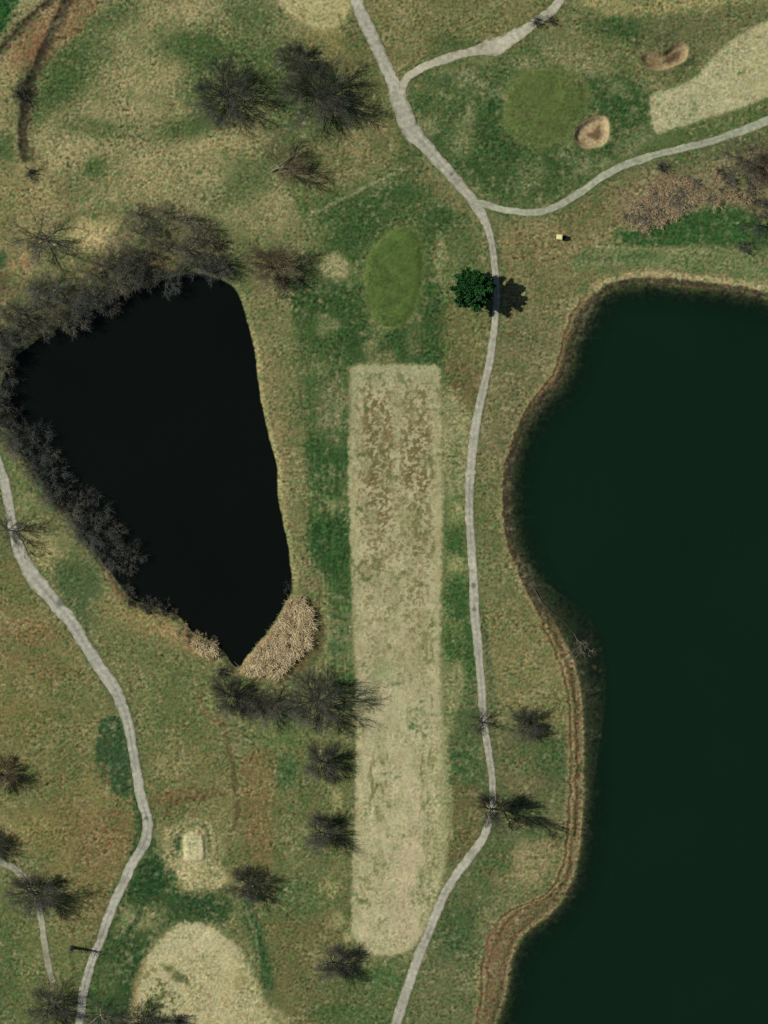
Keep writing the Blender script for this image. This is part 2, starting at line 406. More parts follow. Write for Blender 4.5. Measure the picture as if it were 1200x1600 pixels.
# upper-middle complex around the first green
area((86,98,54), [(440,280),(540,290),(640,250),(720,330),(750,400),(760,560),(700,600),(545,570),(470,560),(455,450),(500,400)], 12, 8, .9, patch=.25)
area((46,70,34), [(460,445),(500,430),(560,440),(575,500),(600,525),(690,470),(700,500),(690,575),(640,568),(545,566),(520,560),(470,520)], 9, 7, .85, patch=.3)
for (x,y,rx,ry,rot,a) in [(590,320,70,18,-20,.75),(560,360,45,20,-20,.7),(530,390,25,20,0,.6),(690,335,22,25,0,.75),(680,360,20,30,0,.5),(545,530,26,18,0,.9),(675,560,24,18,0,.85),(500,470,40,20,-10,.7),(640,240,30,12,-20,.5),(600,225,20,12,0,.7),(673,470,14,36,8,.8),(620,525,16,12,0,.8)]:
    blob((42,68,33), x,y,rx,ry,rot,a*.95,.55)
blob((168,156,110), 522,418,23,22,0,.9,.4); blob((150,145,98), 510,508,19,16,0,.85,.4); blob((150,144,96), 545,445,8,10,0,.5)
stroke((150,138,92), [(686,365),(684,420),(690,440)], 9, 4, .6)
area((142,130,86), [(640,490),(656,490),(658,540),(650,560),(635,555),(634,520)], 5, 5, .55)
area((142,130,86), [(572,540),(590,525),(595,548),(590,570),(572,570)], 5, 5, .5); area((148,136,92), [(600,548),(616,546),(620,570),(600,572)], 5, 5, .5)
stroke((128,132,92), [(480,338),(545,305),(600,278),(632,262)], 4, 2, .6)
area((104,98,60), [(640,255),(665,250),(700,300),(740,330),(700,320),(660,290)], 8, 5, .7)
area((120,112,70), [(500,240),(600,180),(640,220),(620,250),(560,280),(500,300)], 10, 8, .7, patch=.4)
blob((160,140,92), 590,185,30,16,50,.7); blob((150,126,86), 620,225,10,14,0,.6); blob((155,135,92), 550,230,25,16,0,.5)
area((114,104,62), [(470,60),(550,60),(590,130),(620,200),(560,150),(500,80)], 10, 6, .7, patch=.3)
area((80,90,50), [(552,90),(580,110),(640,215),(630,240),(600,190),(560,130)], 6, 4, .6)
area((112,104,62), [(700,470),(762,500),(760,560),(745,630),(700,600),(690,540)], 10, 6, .7, patch=.3)
area((140,134,88), [(693,610),(735,640),(733,760),(693,760)], 6, 5, .75, patch=.4)
area((104,92,58), [(700,570),(748,570),(740,640),(720,640)], 8, 6, .7)
blob((50,80,42), 715,685,16,10,0,.5); blob((66,94,50), 710,760,14,40,0,.5)
area((50,74,36), [(460,450),(520,452),(556,470),(566,520),(548,566),(520,568),(490,540),(465,500)], 9, 9, .6, patch=.45)
area((52,76,38), [(500,320),(560,300),(640,270),(680,310),(700,350),(665,380),(640,350),(600,362),(575,390),(560,430),(540,420),(520,370)], 10, 9, .6, patch=.5)
area((50,74,36), [(660,400),(684,420),(690,470),(660,520),(690,545),(690,572),(640,568),(622,530),(650,490)], 6, 6, .6, patch=.4)
blob((150,142,98), 690,395,7,28,0,.6); blob((168,156,110), 522,418,21,20,0,.8,.4); blob((150,145,98), 510,508,17,15,0,.75,.4)
# between fairway and main path, lower
area((92,108,60), [(692,760),(732,760),(745,960),(750,1060),(695,1060)], 5, 3, .8, patch=.4)
for (x,y,rx,ry,a) in [(712,850,16,24,.8),(715,930,20,30,.95),(708,1010,16,40,.7),(735,1010,12,60,.9),(725,960,14,20,.7)]:
    blob((44,76,34), x,y,rx,ry,0,a,.45)
blob((140,146,84), 712,800,12,18,0,.7); blob((138,140,84), 712,885,12,16,0,.7); blob((110,122,70), 710,985,10,16,0,.6)
area((128,126,78), [(692,1060),(722,1040),(728,1060),(715,1110),(705,1150),(695,1170)], 5, 3, .8)
area((66,84,48), [(705,1150),(730,1080),(752,1060),(760,1180),(765,1250),(700,1240)], 8, 4, .8, patch=.3)
blob((46,78,36), 722,1190,28,22,0,.6)
area((98,92,56), [(700,1230),(765,1240),(758,1290),(720,1340),(700,1350)], 8, 5, .8)
# between path and lake
area((114,107,70), [(790,470),(880,470),(880,540),(850,600),(800,680),(785,740),(742,760),(745,680),(765,580),(775,500)], 8, 6, .85, patch=.2)
area((108,109,66), [(745,700),(785,760),(785,830),(800,880),(830,940),(800,960),(750,960),(742,800)], 8, 5, .7, patch=.25)
area((124,116,72), [(750,960),(830,940),(870,1020),(888,1090),(890,1150),(820,1110),(770,1110),(755,1060)], 9, 5, .85, patch=.25)
area((86,92,56), [(762,1110),(830,1150),(885,1140),(882,1270),(780,1250),(770,1200)], 9, 5, .85, patch=.3)
area((64,84,48), [(840,1165),(880,1160),(878,1220),(850,1225)], 7, 4, .6)
blob((112,98,66), 820,1225,40,20,0,.6); blob((104,98,64), 790,1180,24,30,0,.5); blob((50,84,44), 845,1300,40,10,0,.6)
area((80,90,54), [(770,1290),(800,1310),(850,1320),(780,1390),(745,1440),(740,1500),(740,1580),(720,1640),(625,1640),(660,1500),(700,1400)], 10, 5, .85, patch=.3)
area((60,80,46), [(700,1420),(745,1430),(720,1480),(690,1500),(680,1460)], 8, 5, .6, patch=.3); blob((58,84,48), 725,1480,30,30,0,.5)
area((112,110,72), [(660,1520),(740,1500),(745,1560),(720,1640),(640,1640)], 12, 6, .6, patch=.3)
blob((160,138,98), 830,1345,34,30,-50,.85,.5); blob((146,128,86), 790,1370,25,16,-20,.6); blob((150,128,88), 865,1310,16,26,0,.6)
stroke((52,78,42), [(785,330),(800,345),(830,350),(880,338)], 12, 5, .6)
stroke((48,76,42), [(756,340),(772,380),(786,420)], 6, 3, .5)
stroke((62,78,46), [(752,960),(765,1050),(772,1110)], 10, 5, .6)
# upper right complex
area((80,94,52), [(640,110),(760,100),(860,60),(1000,100),(1020,200),(1010,245),(900,300),(830,322),(760,310),(700,250),(650,190)], 10, 8, .9, patch=.3)
area((122,114,70), [(575,-60),(860,-60),(840,20),(740,70),(660,95),(625,120),(600,80)], 8, 6, .85, patch=.35)
area((140,128,84), [(610,20),(640,10),(660,60),(640,90),(615,80)], 8, 6, .5, patch=.3)
area((100,104,60), [(680,0),(780,0),(790,40),(700,60)], 14, 8, .6, patch=.5)
for (x,y,rx,ry,a) in [(690,92,30,8,.6),(700,65,26,14,.5),(740,75,25,12,.4),(720,170,50,20,.5),(660,160,14,12,.6),(690,215,22,20,.8),(740,260,36,24,.8),(705,240,20,16,.6),(780,230,40,22,.6),(770,175,16,50,.8),(790,285,24,20,.6),
                      (970,150,36,26,.9),(990,175,22,22,.9),(945,165,20,18,.7),(960,40,60,22,.9),(985,60,40,16,.7),(810,245,24,16,.7),(880,250,40,18,.75),(840,285,40,20,.5),(960,235,16,14,.7),(930,130,20,12,.5),(700,130,30,14,.4)]:
    blob((42,70,33), x,y,rx,ry,10,a*.95,.55)
for (x,y,rx,ry,a) in [(715,225,22,30,.55),(672,200,14,14,.6),(735,180,10,16,.5),(830,270,22,30,.6),(815,292,12,12,.8),(965,140,14,12,.6),(990,172,5,6,.8),(985,185,5,6,.8),(910,262,20,10,.6),(880,243,10,7,.9),(945,255,14,10,.6),(975,228,22,20,.6),(890,90,50,18,.6),(830,100,30,14,.5),(930,100,30,20,.5),(1020,220,30,10,.6),(740,125,50,12,.4)]:
    blob((138,133,92), x,y,rx,ry,20,min(a*1.25,1),.5)
stroke((130,138,100), [(726,190),(732,175),(730,155)], 4, 2, .5)
area((110,108,66), [(860,60),(900,20),(950,40),(1000,80),(1020,120),(930,110),(880,110)], 10, 7, .6, patch=.5)
area((98,98,60), [(1000,30),(1100,20),(1180,25),(1120,75),(1080,110),(1020,140),(1000,110)], 10, 6, .8, patch=.3)
blob((60,62,48), 1040,60,22,10,-30,.5); blob((52,70,42), 1075,100,14,6,-20,.6)
area((150,138,88), [(880,-60),(1260,-60),(1250,-20),(1120,12),(1000,24),(930,20)], 8, 5, .9, patch=.2)
area((78,94,50), [(1026,208),(1100,188),(1200,153),(1260,135),(1260,165),(1200,186),(1120,212),(1040,232),(1000,248),(960,262),(1000,235)], 5, 3, .85, patch=.2)
_s = span(640, -40, 800, 62)
_m = sstep(.28, .5, N6[_s] + .5 * N15[_s]) * sstep(12, -4, sdf_poly([(640,-40),(800,-40),(790,35),(720,50),(650,45)], PX[_s], PY[_s]))
mixc(_m * .7, (66,70,40), _s)
area((46,70,34), [(640,190),(700,235),(745,255),(800,240),(870,240),(900,225),(920,190),(950,150),(1010,140),(1012,200),(960,240),(900,290),(830,318),(770,310),(720,275)], 12, 10, .5, patch=.6)
area((46,70,34), [(735,125),(785,110),(782,200),(800,232),(770,240),(745,200)], 8, 7, .55, patch=.5)
# right: brush belt and grass above the lake
area((116,104,66), [(860,338),(940,300),(1000,270),(1060,262),(1000,330),(960,360),(900,400),(800,420),(790,360)], 10, 7, .85, patch=.3)
area((124,112,72), [(790,345),(860,345),(930,390),(930,440),(880,470),(790,470)], 12, 6, .7, patch=.3)
area((122,106,78), [(960,310),(1020,270),(1100,255),(1260,200),(1260,330),(1100,340),(1030,355),(980,350)], 9, 7, .8, patch=.3)
area((76,84,52), [(1000,262),(1100,235),(1200,200),(1260,180),(1260,215),(1150,240),(1060,262)], 6, 4, .6, patch=.4)
area((38,74,32), [(965,358),(1000,358),(1080,335),(1110,322),(1150,325),(1200,345),(1262,350),(1262,385),(1150,384),(1040,385),(975,378)], 6, 5, .92, patch=.2)
area((104,116,70), [(900,395),(960,385),(1080,390),(1262,395),(1262,440),(1120,428),(1040,418),(950,415),(900,425)], 6, 4, .85, patch=.3)
stroke((62,88,48), [(900,402),(960,404),(1020,398)], 8, 4, .5); stroke((60,98,48), [(1150,436),(1200,448),(1262,458)], 9, 4, .6)
stroke((150,140,98), [(930,384),(1000,389),(1100,390)], 4, 2, .5)
# lake bank: straw rim, ochre soil, dark drift line (distance from water edge)
slb = span(720, 395, 1262, 1662)
dl = sdf_poly(S['lake'], PX[slb] + 2 * WX[slb] + .8 * FX[slb], PY[slb] + 2 * WY[slb] + .8 * FX[slb]) + 2.2 * N15[slb] + 1.3 * N6[slb]
yb = PY[slb]; xb = PX[slb]
low = sstep(930, 1010, yb)            # the south-west shore has the wide beach
top = sstep(890, 950, xb) * sstep(500, 470, yb)
wid = 9 + 14 * low + 5 * top + 22 * sstep(1380, 1430, yb) * sstep(1660, 1500, yb) + 9 * (1 - low) * sstep(700, 560, yb) * (1 - top) + 6 * (1 - low)
mixc(sstep(wid + 9, wid - 3, dl) * .85, (160,140,98), slb)
mixc(sstep(wid - 2, wid - 9, dl) * .85, (100,84,54), slb)
mixc(sstep(3.0, 1.4, np.abs(dl - wid + 3 - 2.5 * low)) * .75 * (1 - top), (72,52,30), slb)
mixc(sstep(2.6, 1.2, np.abs(dl - wid + 10)) * .6 * low, (86,60,34), slb)
mixc(sstep(13, 6, dl + 5 * N15[slb]) * low * .85, (164,142,98), slb)
mixc(sstep(3, 0, dl + 3 * N6[slb]) * low * .6, (96,84,60), slb)
mixc(sstep(15, 10, np.abs(dl - 19)) * sstep(1400, 1440, yb) * .75, (116,97,66), slb)
mixc(sstep(17, 6, dl + 4 * N6[slb]) * (1 - low) * .92, (68,61,46), slb)
mixc(sstep(6, 2, dl) * top * .5 * np.clip(.5 + 2 * N15[slb], 0, 1), (128,104,62), slb)
mixc(sstep(6, 2, np.abs(dl - 16)) * top * .9, (174,156,110), slb)
blob((122,92,66), 765,1475,9,26,5,.8,.5)
# lake bed
mixc(sstep(1, -4, dl) * .95, (70,64,52), slb)
mixc(sstep(-4, -22, dl + 8 * N15[slb]) * .9, (30,29,26), slb)
dsh_ = sdf_poly(S['shelf'], PX[slb], PY[slb])
mixc(sstep(6, -6, dsh_) * sstep(2, -3, dl) * np.clip(.7 + .8 * N15[slb] - .012 * np.maximum(-dl, 0), 0, .9), (84,77,62), slb)
mixc(sstep(4, 1, np.abs(dsh_ + 3)) * sstep(-10, -18, dl) * .6, (100,98,84), slb)
# pond bank
slp = span(-60, 400, 520, 1100)
dp = sdf_poly(S['pond'], PX[slp] + 2 * WX[slp] + 1.2 * FX[slp], PY[slp] + 2 * WY[slp])
east = sstep(380, 400, PX[slp]) * sstep(930, 900, PY[slp])
mixc(sstep(11, 2, dp) * east * .6, (150,136,92), slp)
mixc(sstep(2, -2, dp) * .95, (40,36,26), slp)
GRAIN = np.full((NY, NX), 1.0)
# --- mown turf
def turf(key, col, soft=3, ragged=2.5, a=1.0, grain=.6):
    p = S[key]
    sl = span(p[:, 0].min() - 20, p[:, 1].min() - 20, p[:, 0].max() + 20, p[:, 1].max() + 20)
    d = sdf_poly(p, PX[sl] + 2 * WX[sl], PY[sl] + 2 * WY[sl]) + ragged * (.45 * FX[sl] + .5 * N4[sl] + .4 * N3[sl])
    m = sstep(soft, -soft, d) * a
    mixc(m, col, sl)
    GRAIN[sl] += (grain - GRAIN[sl]) * m
    return sl, m, d
sl, mf, df = turf('fairway', (178,169,126), 3.0, 6)
px, py = PX[sl], PY[sl]
def onf(col, m): mixc(np.clip(m, 0, 1) * mf, col, sl)
streak = fbm(px / 1.0, py / 5.0, 9, 3, 101)
streak2 = fbm(px / 1.0, py / 2.2, 10, 3, 111)
MOT = .55 * streak2 + .55 * N6[sl] + .45 * N4[sl] + .25 * N3[sl]
onf((104,91,56), sstep(-.30, .45, MOT) * (1.2 * sstep(600, 640, py) * sstep(900, 700, py) + .4 * sstep(560, 620, py) * sstep(1120, 900, py)) * (0.3 + sstep(27, 12, np.abs(px - 590)) * .9 + sstep(26, 12, np.abs(px - 650)) * .85))
SP = .6 * N4[sl] + .6 * N6[sl] + .5 * N3[sl] + .45 * N15[sl] + .5 * N40[sl]
onf((106,94,58), sstep(-.04, .55, SP) * (.75 - .5 * sstep(860, 1150, py)))
onf((190,180,140), sstep(.05, .7, -SP) * .55)
onf((140,138,92), sstep(0, .5, fbm(px, py / 2.5, 22, 3, 221)) * .45)
onf((122,110,72), sstep(-.05, .6, N15[sl] + .6 * N6[sl]) * .5 * sstep(1150, 1000, py))
onf((112,112,66), sstep(.0, .5, streak + .4 * N6[sl]) * .7 * sstep(18, 8, np.abs(px - 668 + (py - 1000) * .0)) * sstep(920, 1000, py))
onf((112,108,64), sstep(-.1, .45, streak2) * .75 * sstep(26, 10, np.abs(px - 592)) * sstep(1150, 1200, py) * sstep(1330, 1270, py))
onf((116,110,66), sstep(.0, .45, N15[sl] + .5 * N6[sl]) * .7 * sstep(34, 14, np.abs(px - 585)) * sstep(1330, 1370, py) * sstep(1460, 1430, py))
onf((110,112,64), sstep(-.2, .4, N6[sl] + .4 * N15[sl]) * .7 * sstep(640, 690, px + (py - 1280) * .05) * sstep(1120, 1180, py) * sstep(1460, 1400, py))
onf((140,132,84), sstep(-.1, .5, streak) * .5 * sstep(14, 8, np.abs(px - 560)) * sstep(1000, 1100, py))
onf((182,168,128), sstep(.1, .5, fbm(px, py / 3, 30, 2, 121)) * .7 * sstep(900, 1100, py))
onf((182,164,126), sstep(20, 10, np.abs(px - 640 + (py - 1300) * .05)) * sstep(1240, 1340, py) * .6)
onf((168,160,114), sstep(8, 3, np.abs(df + 5)) * .45)
onf((150,150,112), sstep(26, 8, np.abs(py - 585)) * .35)
onf((140,146,100), sstep(30, 10, np.hypot(px - 600, py - 1050)) * .5)
area((140,138,90), [(688,1050),(700,1060),(712,1100),(704,1150),(703,1220),(706,1290),(700,1340),(690,1380),(688,1200)], 3, 4, .65, patch=.4)
sl, m, d = turf('ga', (72,91,42), 6, 4, .95, .4)
mixc(m * np.clip(.5 + 1.2 * N15[sl], 0, 1) * .4, (94,108,54), sl)
mixc(sstep(4, 1, np.abs(d + 1)) * .3, (120,122,66), sl)
sl, m, d = turf('gb', (82,94,48), 9, 6, .9, .5)
mixc(m * np.clip(.4 + 1.4 * N15[sl], 0, 1) * .45, (94,106,54), sl)
mixc(sstep(5, 1, np.abs(d + 1)) * .25, (118,120,66), sl)
sl, m, d = turf('fb', (172,165,122), 3, 6)
mixc(m * sstep(0, .6, fbm(PX[sl] * .9 + PY[sl] * .45, PY[sl] * 2 - PX[sl], 22, 3, 131)) * .45, (146,134,92), sl)
mixc(m * sstep(.15, .6, N15[sl]) * .4, (150,152,108), sl)
mixc(m * sstep(1090, 1200, PX[sl]) * np.clip(.4 + N15[sl], 0, 1) * .45, (152,140,88), sl)
sl, m, d = turf('fc', (182,172,126), 4, 11)
mixc(m * sstep(.1, .4, N15[sl] + .5 * N6[sl]) * sstep(1490, 1520, PY[sl]) * sstep(300, 260, PX[sl]) * .8, (100,104,58), sl)
mixc(m * sstep(.05, .5, N6[sl]) * sstep(1480, 1560, PY[sl]) * .35, (146,128,82), sl)
mixc(m * sstep(14, 4, np.hypot((PX[sl] - 375) / 1.2, (PY[sl] - 1535) / 1.6)) * .5, (128,118,70), sl)
mixc(m * sstep(350, 400, PX[sl] - (PY[sl] - 1500) * .4) * np.clip(.5 + 1.5 * N6[sl], 0, 1) * .6, (128,126,78), sl)
_s = span(200, 1430, 430, 1662)
_in = sstep(3, -6, sdf_poly(S['fc'], PX[_s], PY[_s]))
mixc(_in * sstep(.0, .5, .7 * N6[_s] + .6 * N4[_s] + .5 * N15[_s]) * sstep(1470, 1530, PY[_s]) * .65, (138,122,76), _s)
mixc(_in * sstep(.0, .5, -.6 * N6[_s] - .7 * N15[_s]) * .5, (186,174,132), _s)
mixc(_in * sstep(.12, .4, .8 * N6[_s] + .5 * N15[_s] + .4 * N4[_s]) * sstep(46, 14, np.hypot((PX[_s] - 248) * 1.1, PY[_s] - 1566)) * .9, (74,82,44), _s)
mixc(_in * sstep(.1, .4, .6 * N6[_s] + .5 * N4[_s]) * sstep(370, 410, PX[_s] - (PY[_s] - 1560) * .3) * .6, (112,112,66), _s)
mixc(_in * sstep(.1, .45, .8 * N4[_s] + .5 * N6[_s]) * sstep(30, 10, np.hypot(PX[_s] - 345, (PY[_s] - 1485) * 1.4)) * .6, (110,100,64), _s)
for (x,y,rx,ry,rot,a) in [(262,1514,9,6,20,.9),(278,1526,11,6,25,.95),(292,1532,6,4,30,.8),(240,1568,9,10,0,.9),(234,1584,11,6,0,.85),(262,1556,10,4,-10,.6),(300,1540,6,3,0,.5)]:
    blob((66,76,40), x,y,rx,ry,rot,a,.5,5,.8,.4)
area((178,167,124), [(292,1443),(318,1446),(326,1470),(318,1490),(285,1488),(246,1486),(256,1468)], 4, 4, .7)
stroke((140,120,74), [(228,1500),(214,1535),(208,1570)], 9, 4, .6)
sl, m, d = turf('tee', (188,178,132), 2.5, 3)
sl, m, d = turf('fd', (176,164,112), 6, 4, .9)
mixc(m * sstep(0, .5, N15[sl]) * .4, (140,130,80), sl)
stroke((96,96,56), [(470,22),(476,32)], 4, 2, .6); stroke((104,98,58), [(530,22),(535,50),(528,72)], 5, 2, .6); blob((90,86,50), 507,58,4,3,0,.8)
area((138,126,78), [(470,48),(535,48),(530,75),(500,80),(480,65)], 6, 5, .6)
# --- bunkers: sand with a darker patch on the floor
sl, m, d = turf('ba', (166,144,106), 1.8, 1.2)
area((98,78,50), [(938,193),(939,214),(928,219),(917,210),(927,204)], 2.5, 2, .85)
sl, m, d = turf('bb', (138,120,86), 1.8, 1.2)
area((84,66,46), [(1038,93),(1062,77),(1064,88),(1052,95),(1036,98)], 2.5, 2, .85)
stroke((158,136,98), [(1034,90),(1050,79),(1060,74)], 4, 2, .7); stroke((168,146,100), [(1074,75),(1071,92),(1055,101),(1030,107)], 4, 2, .7); blob((108,84,48), 1018,93,10,7,0,.6)
# path shoulders: worn grass and soil
for sp, (cc, aa, off) in zip(SPATHS, [((84,86,52), .6, 6), ((100,98,60), .5, 5), ((70,84,48), .6, 5), ((56,72,42), .55, 7), ((104,100,62), .5, 4)]):
    slx = span(sp[:, 0].min() - 40, sp[:, 1].min() - 40, sp[:, 0].max() + 40, sp[:, 1].max() + 40)
    dd = sdf_line(sp[::2], PX[slx] + 2 * WX[slx], PY[slx] + 2 * WY[slx])
    mixc(sstep(10 + off, 5, dd) * aa * np.clip(.6 + N15[slx], 0, 1), cc, slx)
area((142,136,92), [(693,608),(712,618),(738,648),(734,700),(731,770),(712,775),(694,765)], 5, 6, .75, patch=.35)
area((140,138,94), [(688,1020),(704,1030),(722,1045),(724,1075),(712,1110),(704,1150),(705,1220),(708,1290),(702,1335),(690,1380),(686,1200)], 4, 6, .7, patch=.45)
blob((150,144,100), 700,690,9,30,0,.5); blob((146,142,92), 714,800,14,16,0,.7); blob((146,142,92), 712,880,13,14,0,.65)
area((66,82,44), [(464,470),(520,470),(548,575),(545,690),(482,690),(470,600)], 9, 6, .45, patch=.6)
stroke((60,80,44), [(500,352),(540,322),(590,300),(640,270),(668,262)], 8, 4, .45); stroke((134,132,92), [(484,338),(545,306),(600,279),(634,262)], 4, 2, .55)
# ditch: dark mud streak and patch, with the ditch shadow painted into the colour
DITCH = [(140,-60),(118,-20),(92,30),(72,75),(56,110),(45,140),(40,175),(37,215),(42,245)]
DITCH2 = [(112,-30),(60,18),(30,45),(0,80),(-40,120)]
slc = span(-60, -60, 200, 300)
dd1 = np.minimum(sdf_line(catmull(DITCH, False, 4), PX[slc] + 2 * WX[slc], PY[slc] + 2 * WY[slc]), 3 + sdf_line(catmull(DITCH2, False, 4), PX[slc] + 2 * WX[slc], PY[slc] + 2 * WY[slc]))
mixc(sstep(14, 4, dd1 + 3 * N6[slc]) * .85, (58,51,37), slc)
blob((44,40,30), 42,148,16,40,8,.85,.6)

# grain: clumps of dead and live blades
GRAIN *= np.clip(1.02 + .75 * fbm(PX, PY, 42, 3, 171), .35, 1.7)
C *= (1 + .10 * N15 * np.clip(GRAIN, 0, 1) + .05 * fbm(PX, PY, 32, 2, 181))[..., None]
st_ = fbm(PX * .75 + PY * .35, PY * 2.2 - PX * 1.1, 15, 3, 191)
C *= (1 + .09 * st_ * np.clip(GRAIN, 0, 1))[..., None]
RG = np.clip((GRAIN - .55) * 4, 0, 1)
mixc(RG * np.clip(N15 * .9 + N6 * .8 + .5 * fbm(PX, PY, 75, 3, 211) - .04, 0, 1) * .8, (64,83,42))
mixc(RG * np.clip(-N15 * .8 + .8 * fbm(PX, PY, 9, 2, 151) - .6 * fbm(PX, PY, 75, 3, 211) - .04, 0, 1) * .62, (154,145,103))
g = 0.165 * N3 + 0.17 * N4 + 0.16 * N6 + 0.05 * N15
g = np.where(g < 0, g * 1.35, g * .95) * GRAIN
C = C * np.stack([1 + g, 1 + g * .93, 1 + g * 1.12], -1)
ch = (fbm(PX, PY, 11, 2, 161) * 7 + N4 * 2.5) * GRAIN
C += np.stack([ch, -ch * .25, -ch * .1], -1)
C = np.clip(C, 8, 235)
ALB = np.clip(lin(C) / ILL, 0.003, 0.85)

# ------------------------------------------------------------------ relief
Z = 0.35 * fbm(PX, PY, 330, 3, 141)
dlake = sdf_poly(S['lake'][::1], PX, PY) if False else None
def sdf_full(p, lim=60):
    d = np.full((NY, NX), 1e3)
    sl = span(p[:, 0].min() - lim, p[:, 1].min() - lim, p[:, 0].max() + lim, p[:, 1].max() + lim)
    d[sl] = sdf_poly(p, PX[sl] + 1.5 * WX[sl], PY[sl] + 1.5 * WY[sl])
    return d
DLK = sdf_full(S['lake']) * MPP
DPD = sdf_full(S['pond']) * MPP
DSH = sdf_full(S['shelf']) * MPP
near = np.minimum(DLK, DPD)
flat = sstep(12, 2, near)
Z *= (1 - flat)
WATER_Z = -0.7
def bank(d, w, depth, slope):
    land = WATER_Z - 0.02 + (0.7) * sstep(0, w, d)
    under = WATER_Z - 0.02 - np.minimum(-d * slope, depth)
    return np.where(d > 0, land, under)
zl = bank(DLK, 3.2, 4.0, 0.115)
zl = np.where(DLK < -8, np.minimum(zl, WATER_Z - .94 + .4 * (DLK + 8)), zl)
zl = np.maximum(zl, -5.0)
shelf_d = -np.minimum(0.12 + 0.02 * np.maximum(-DLK, 0) + 0.12 * N15 + .06 * N6, 4.0)
on_shelf = sstep(1.4, -1.8, DSH + .5 * N15)
zl = np.where(DLK < 0, zl * (1 - on_shelf) + np.maximum(zl, WATER_Z + shelf_d) * on_shelf, zl)
zp = bank(DPD, 2.0, 3.0, 0.9)
kl = sstep(5, 2.5, DLK); kp = sstep(4, 2, DPD)
Z = Z * (1 - kl) + zl * kl
Z = Z * (1 - kp) + zp * kp
# wave-cut step behind the beach
Z -= 0.0
def dz(key, depth, lim=20, edge=4.0):
    p = S[key]
    sl = span(p[:, 0].min() - lim, p[:, 1].min() - lim, p[:, 0].max() + lim, p[:, 1].max() + lim)
    d = sdf_poly(p, PX[sl], PY[sl])
    Z[sl] += depth * sstep(0.5, -edge, d) - (0.25 * sstep(9, 0, np.abs(d - 3)) if depth < 0 else 0) * -1
dz('ba', -1.1, edge=9); dz('bb', -1.0, edge=9); dz('ga', 0.35, edge=12); dz('gb', 0.35, edge=14); dz('tee', 0.6, edge=5)
sl = span(1030, 70, 1075, 105); Z[sl] -= 0.5 * sstep(14, 4, np.hypot((PX[sl] - 1052) / 1.3, PY[sl] - 88))
Z[slc] -= .5 * sstep(11, 1.5, dd1)
# tussocky roughness, damped on paths, turf and water
dpath = np.full((NY, NX), 1e3)
for sp in SPATHS:
    slx = span(sp[:, 0].min() - 30, sp[:, 1].min() - 30, sp[:, 0].max() + 30, sp[:, 1].max() + 30)
    dpath[slx] = np.minimum(dpath[slx], sdf_line(sp[::2], PX[slx], PY[slx]))
rough = GRAIN * sstep(9, 22, dpath) * sstep(0.2, 1.5, near)
Z += rough * (0.045 * N3 + 0.05 * N4 + 0.08 * N6 + 0.10 * N15)
XM = (PX - GX0) * MPP; YM = (GY0 - PY) * MPP

def zat(px, py):
    i = min(max(np.searchsorted(AX, px) - 1, 0), NX - 2); j = min(max(np.searchsorted(AY, py) - 1, 0), NY - 2)
    fx = (px - AX[i]) / (AX[i + 1] - AX[i]); fy = (py - AY[j]) / (AY[j + 1] - AY[j])
    return float((Z[j, i] * (1 - fx) + Z[j, i + 1] * fx) * (1 - fy) + (Z[j + 1, i] * (1 - fx) + Z[j + 1, i + 1] * fx) * fy)

# ------------------------------------------------------------------ materials
def new_mat(name):
    m = bpy.data.materials.new(name)
    m.use_nodes = True
    return m, m.node_tree, m.node_tree.nodes['Principled BSDF']

def ground_mat(name, bump=0.4, scale=1.9, var=0.30):
    m, t, b = new_mat(name)
    at = t.nodes.new('ShaderNodeAttribute'); at.attribute_name = 'cover'
    tc = t.nodes.new('ShaderNodeTexCoord')
    n1 = t.nodes.new('ShaderNodeTexNoise'); n1.inputs['Scale'].default_value = scale; n1.inputs['Detail'].default_value = 4; n1.inputs['Roughness'].default_value = .65
    n2 = t.nodes.new('ShaderNodeTexNoise'); n2.inputs['Scale'].default_value = scale * .45; n2.inputs['Detail'].default_value = 3
    t.links.new(tc.outputs['Object'], n1.inputs['Vector']); t.links.new(tc.outputs['Object'], n2.inputs['Vector'])
    r1 = t.nodes.new('ShaderNodeMapRange'); r1.inputs['From Min'].default_value = .25; r1.inputs['From Max'].default_value = .75
    r1.inputs['To Min'].default_value = 1 - var; r1.inputs['To Max'].default_value = 1 + var
    t.links.new(n1.outputs['Fac'], r1.inputs['Value'])
    vm = t.nodes.new('ShaderNodeVectorMath'); vm.operation = 'SCALE'
    t.links.new(at.outputs['Color'], vm.inputs[0]); t.links.new(r1.outputs['Result'], vm.inputs['Scale'])
    t.links.new(vm.outputs[0], b.inputs['Base Color'])
    b.inputs['Roughness'].default_value = .95
    b.inputs['Specular IOR Level'].default_value = .08
    ad = t.nodes.new('ShaderNodeMath'); ad.operation = 'ADD'
    t.links.new(n1.outputs['Fac'], ad.inputs[0]); t.links.new(n2.outputs['Fac'], ad.inputs[1])
    bp = t.nodes.new('ShaderNodeBump'); bp.inputs['Strength'].default_value = bump; bp.inputs['Distance'].default_value = .35
    t.links.new(ad.outputs[0], bp.inputs['Height']); t.links.new(bp.outputs[0], b.inputs['Normal'])
    return m

M_ground = ground_mat('rough_grass_ground')
M_turf = ground_mat('mown_turf', .3, 1.6, .22)
M_green = ground_mat('putting_turf', .12, 1.2, .14)
M_sand = ground_mat('bunker_sand', .12, 1.5, .12)

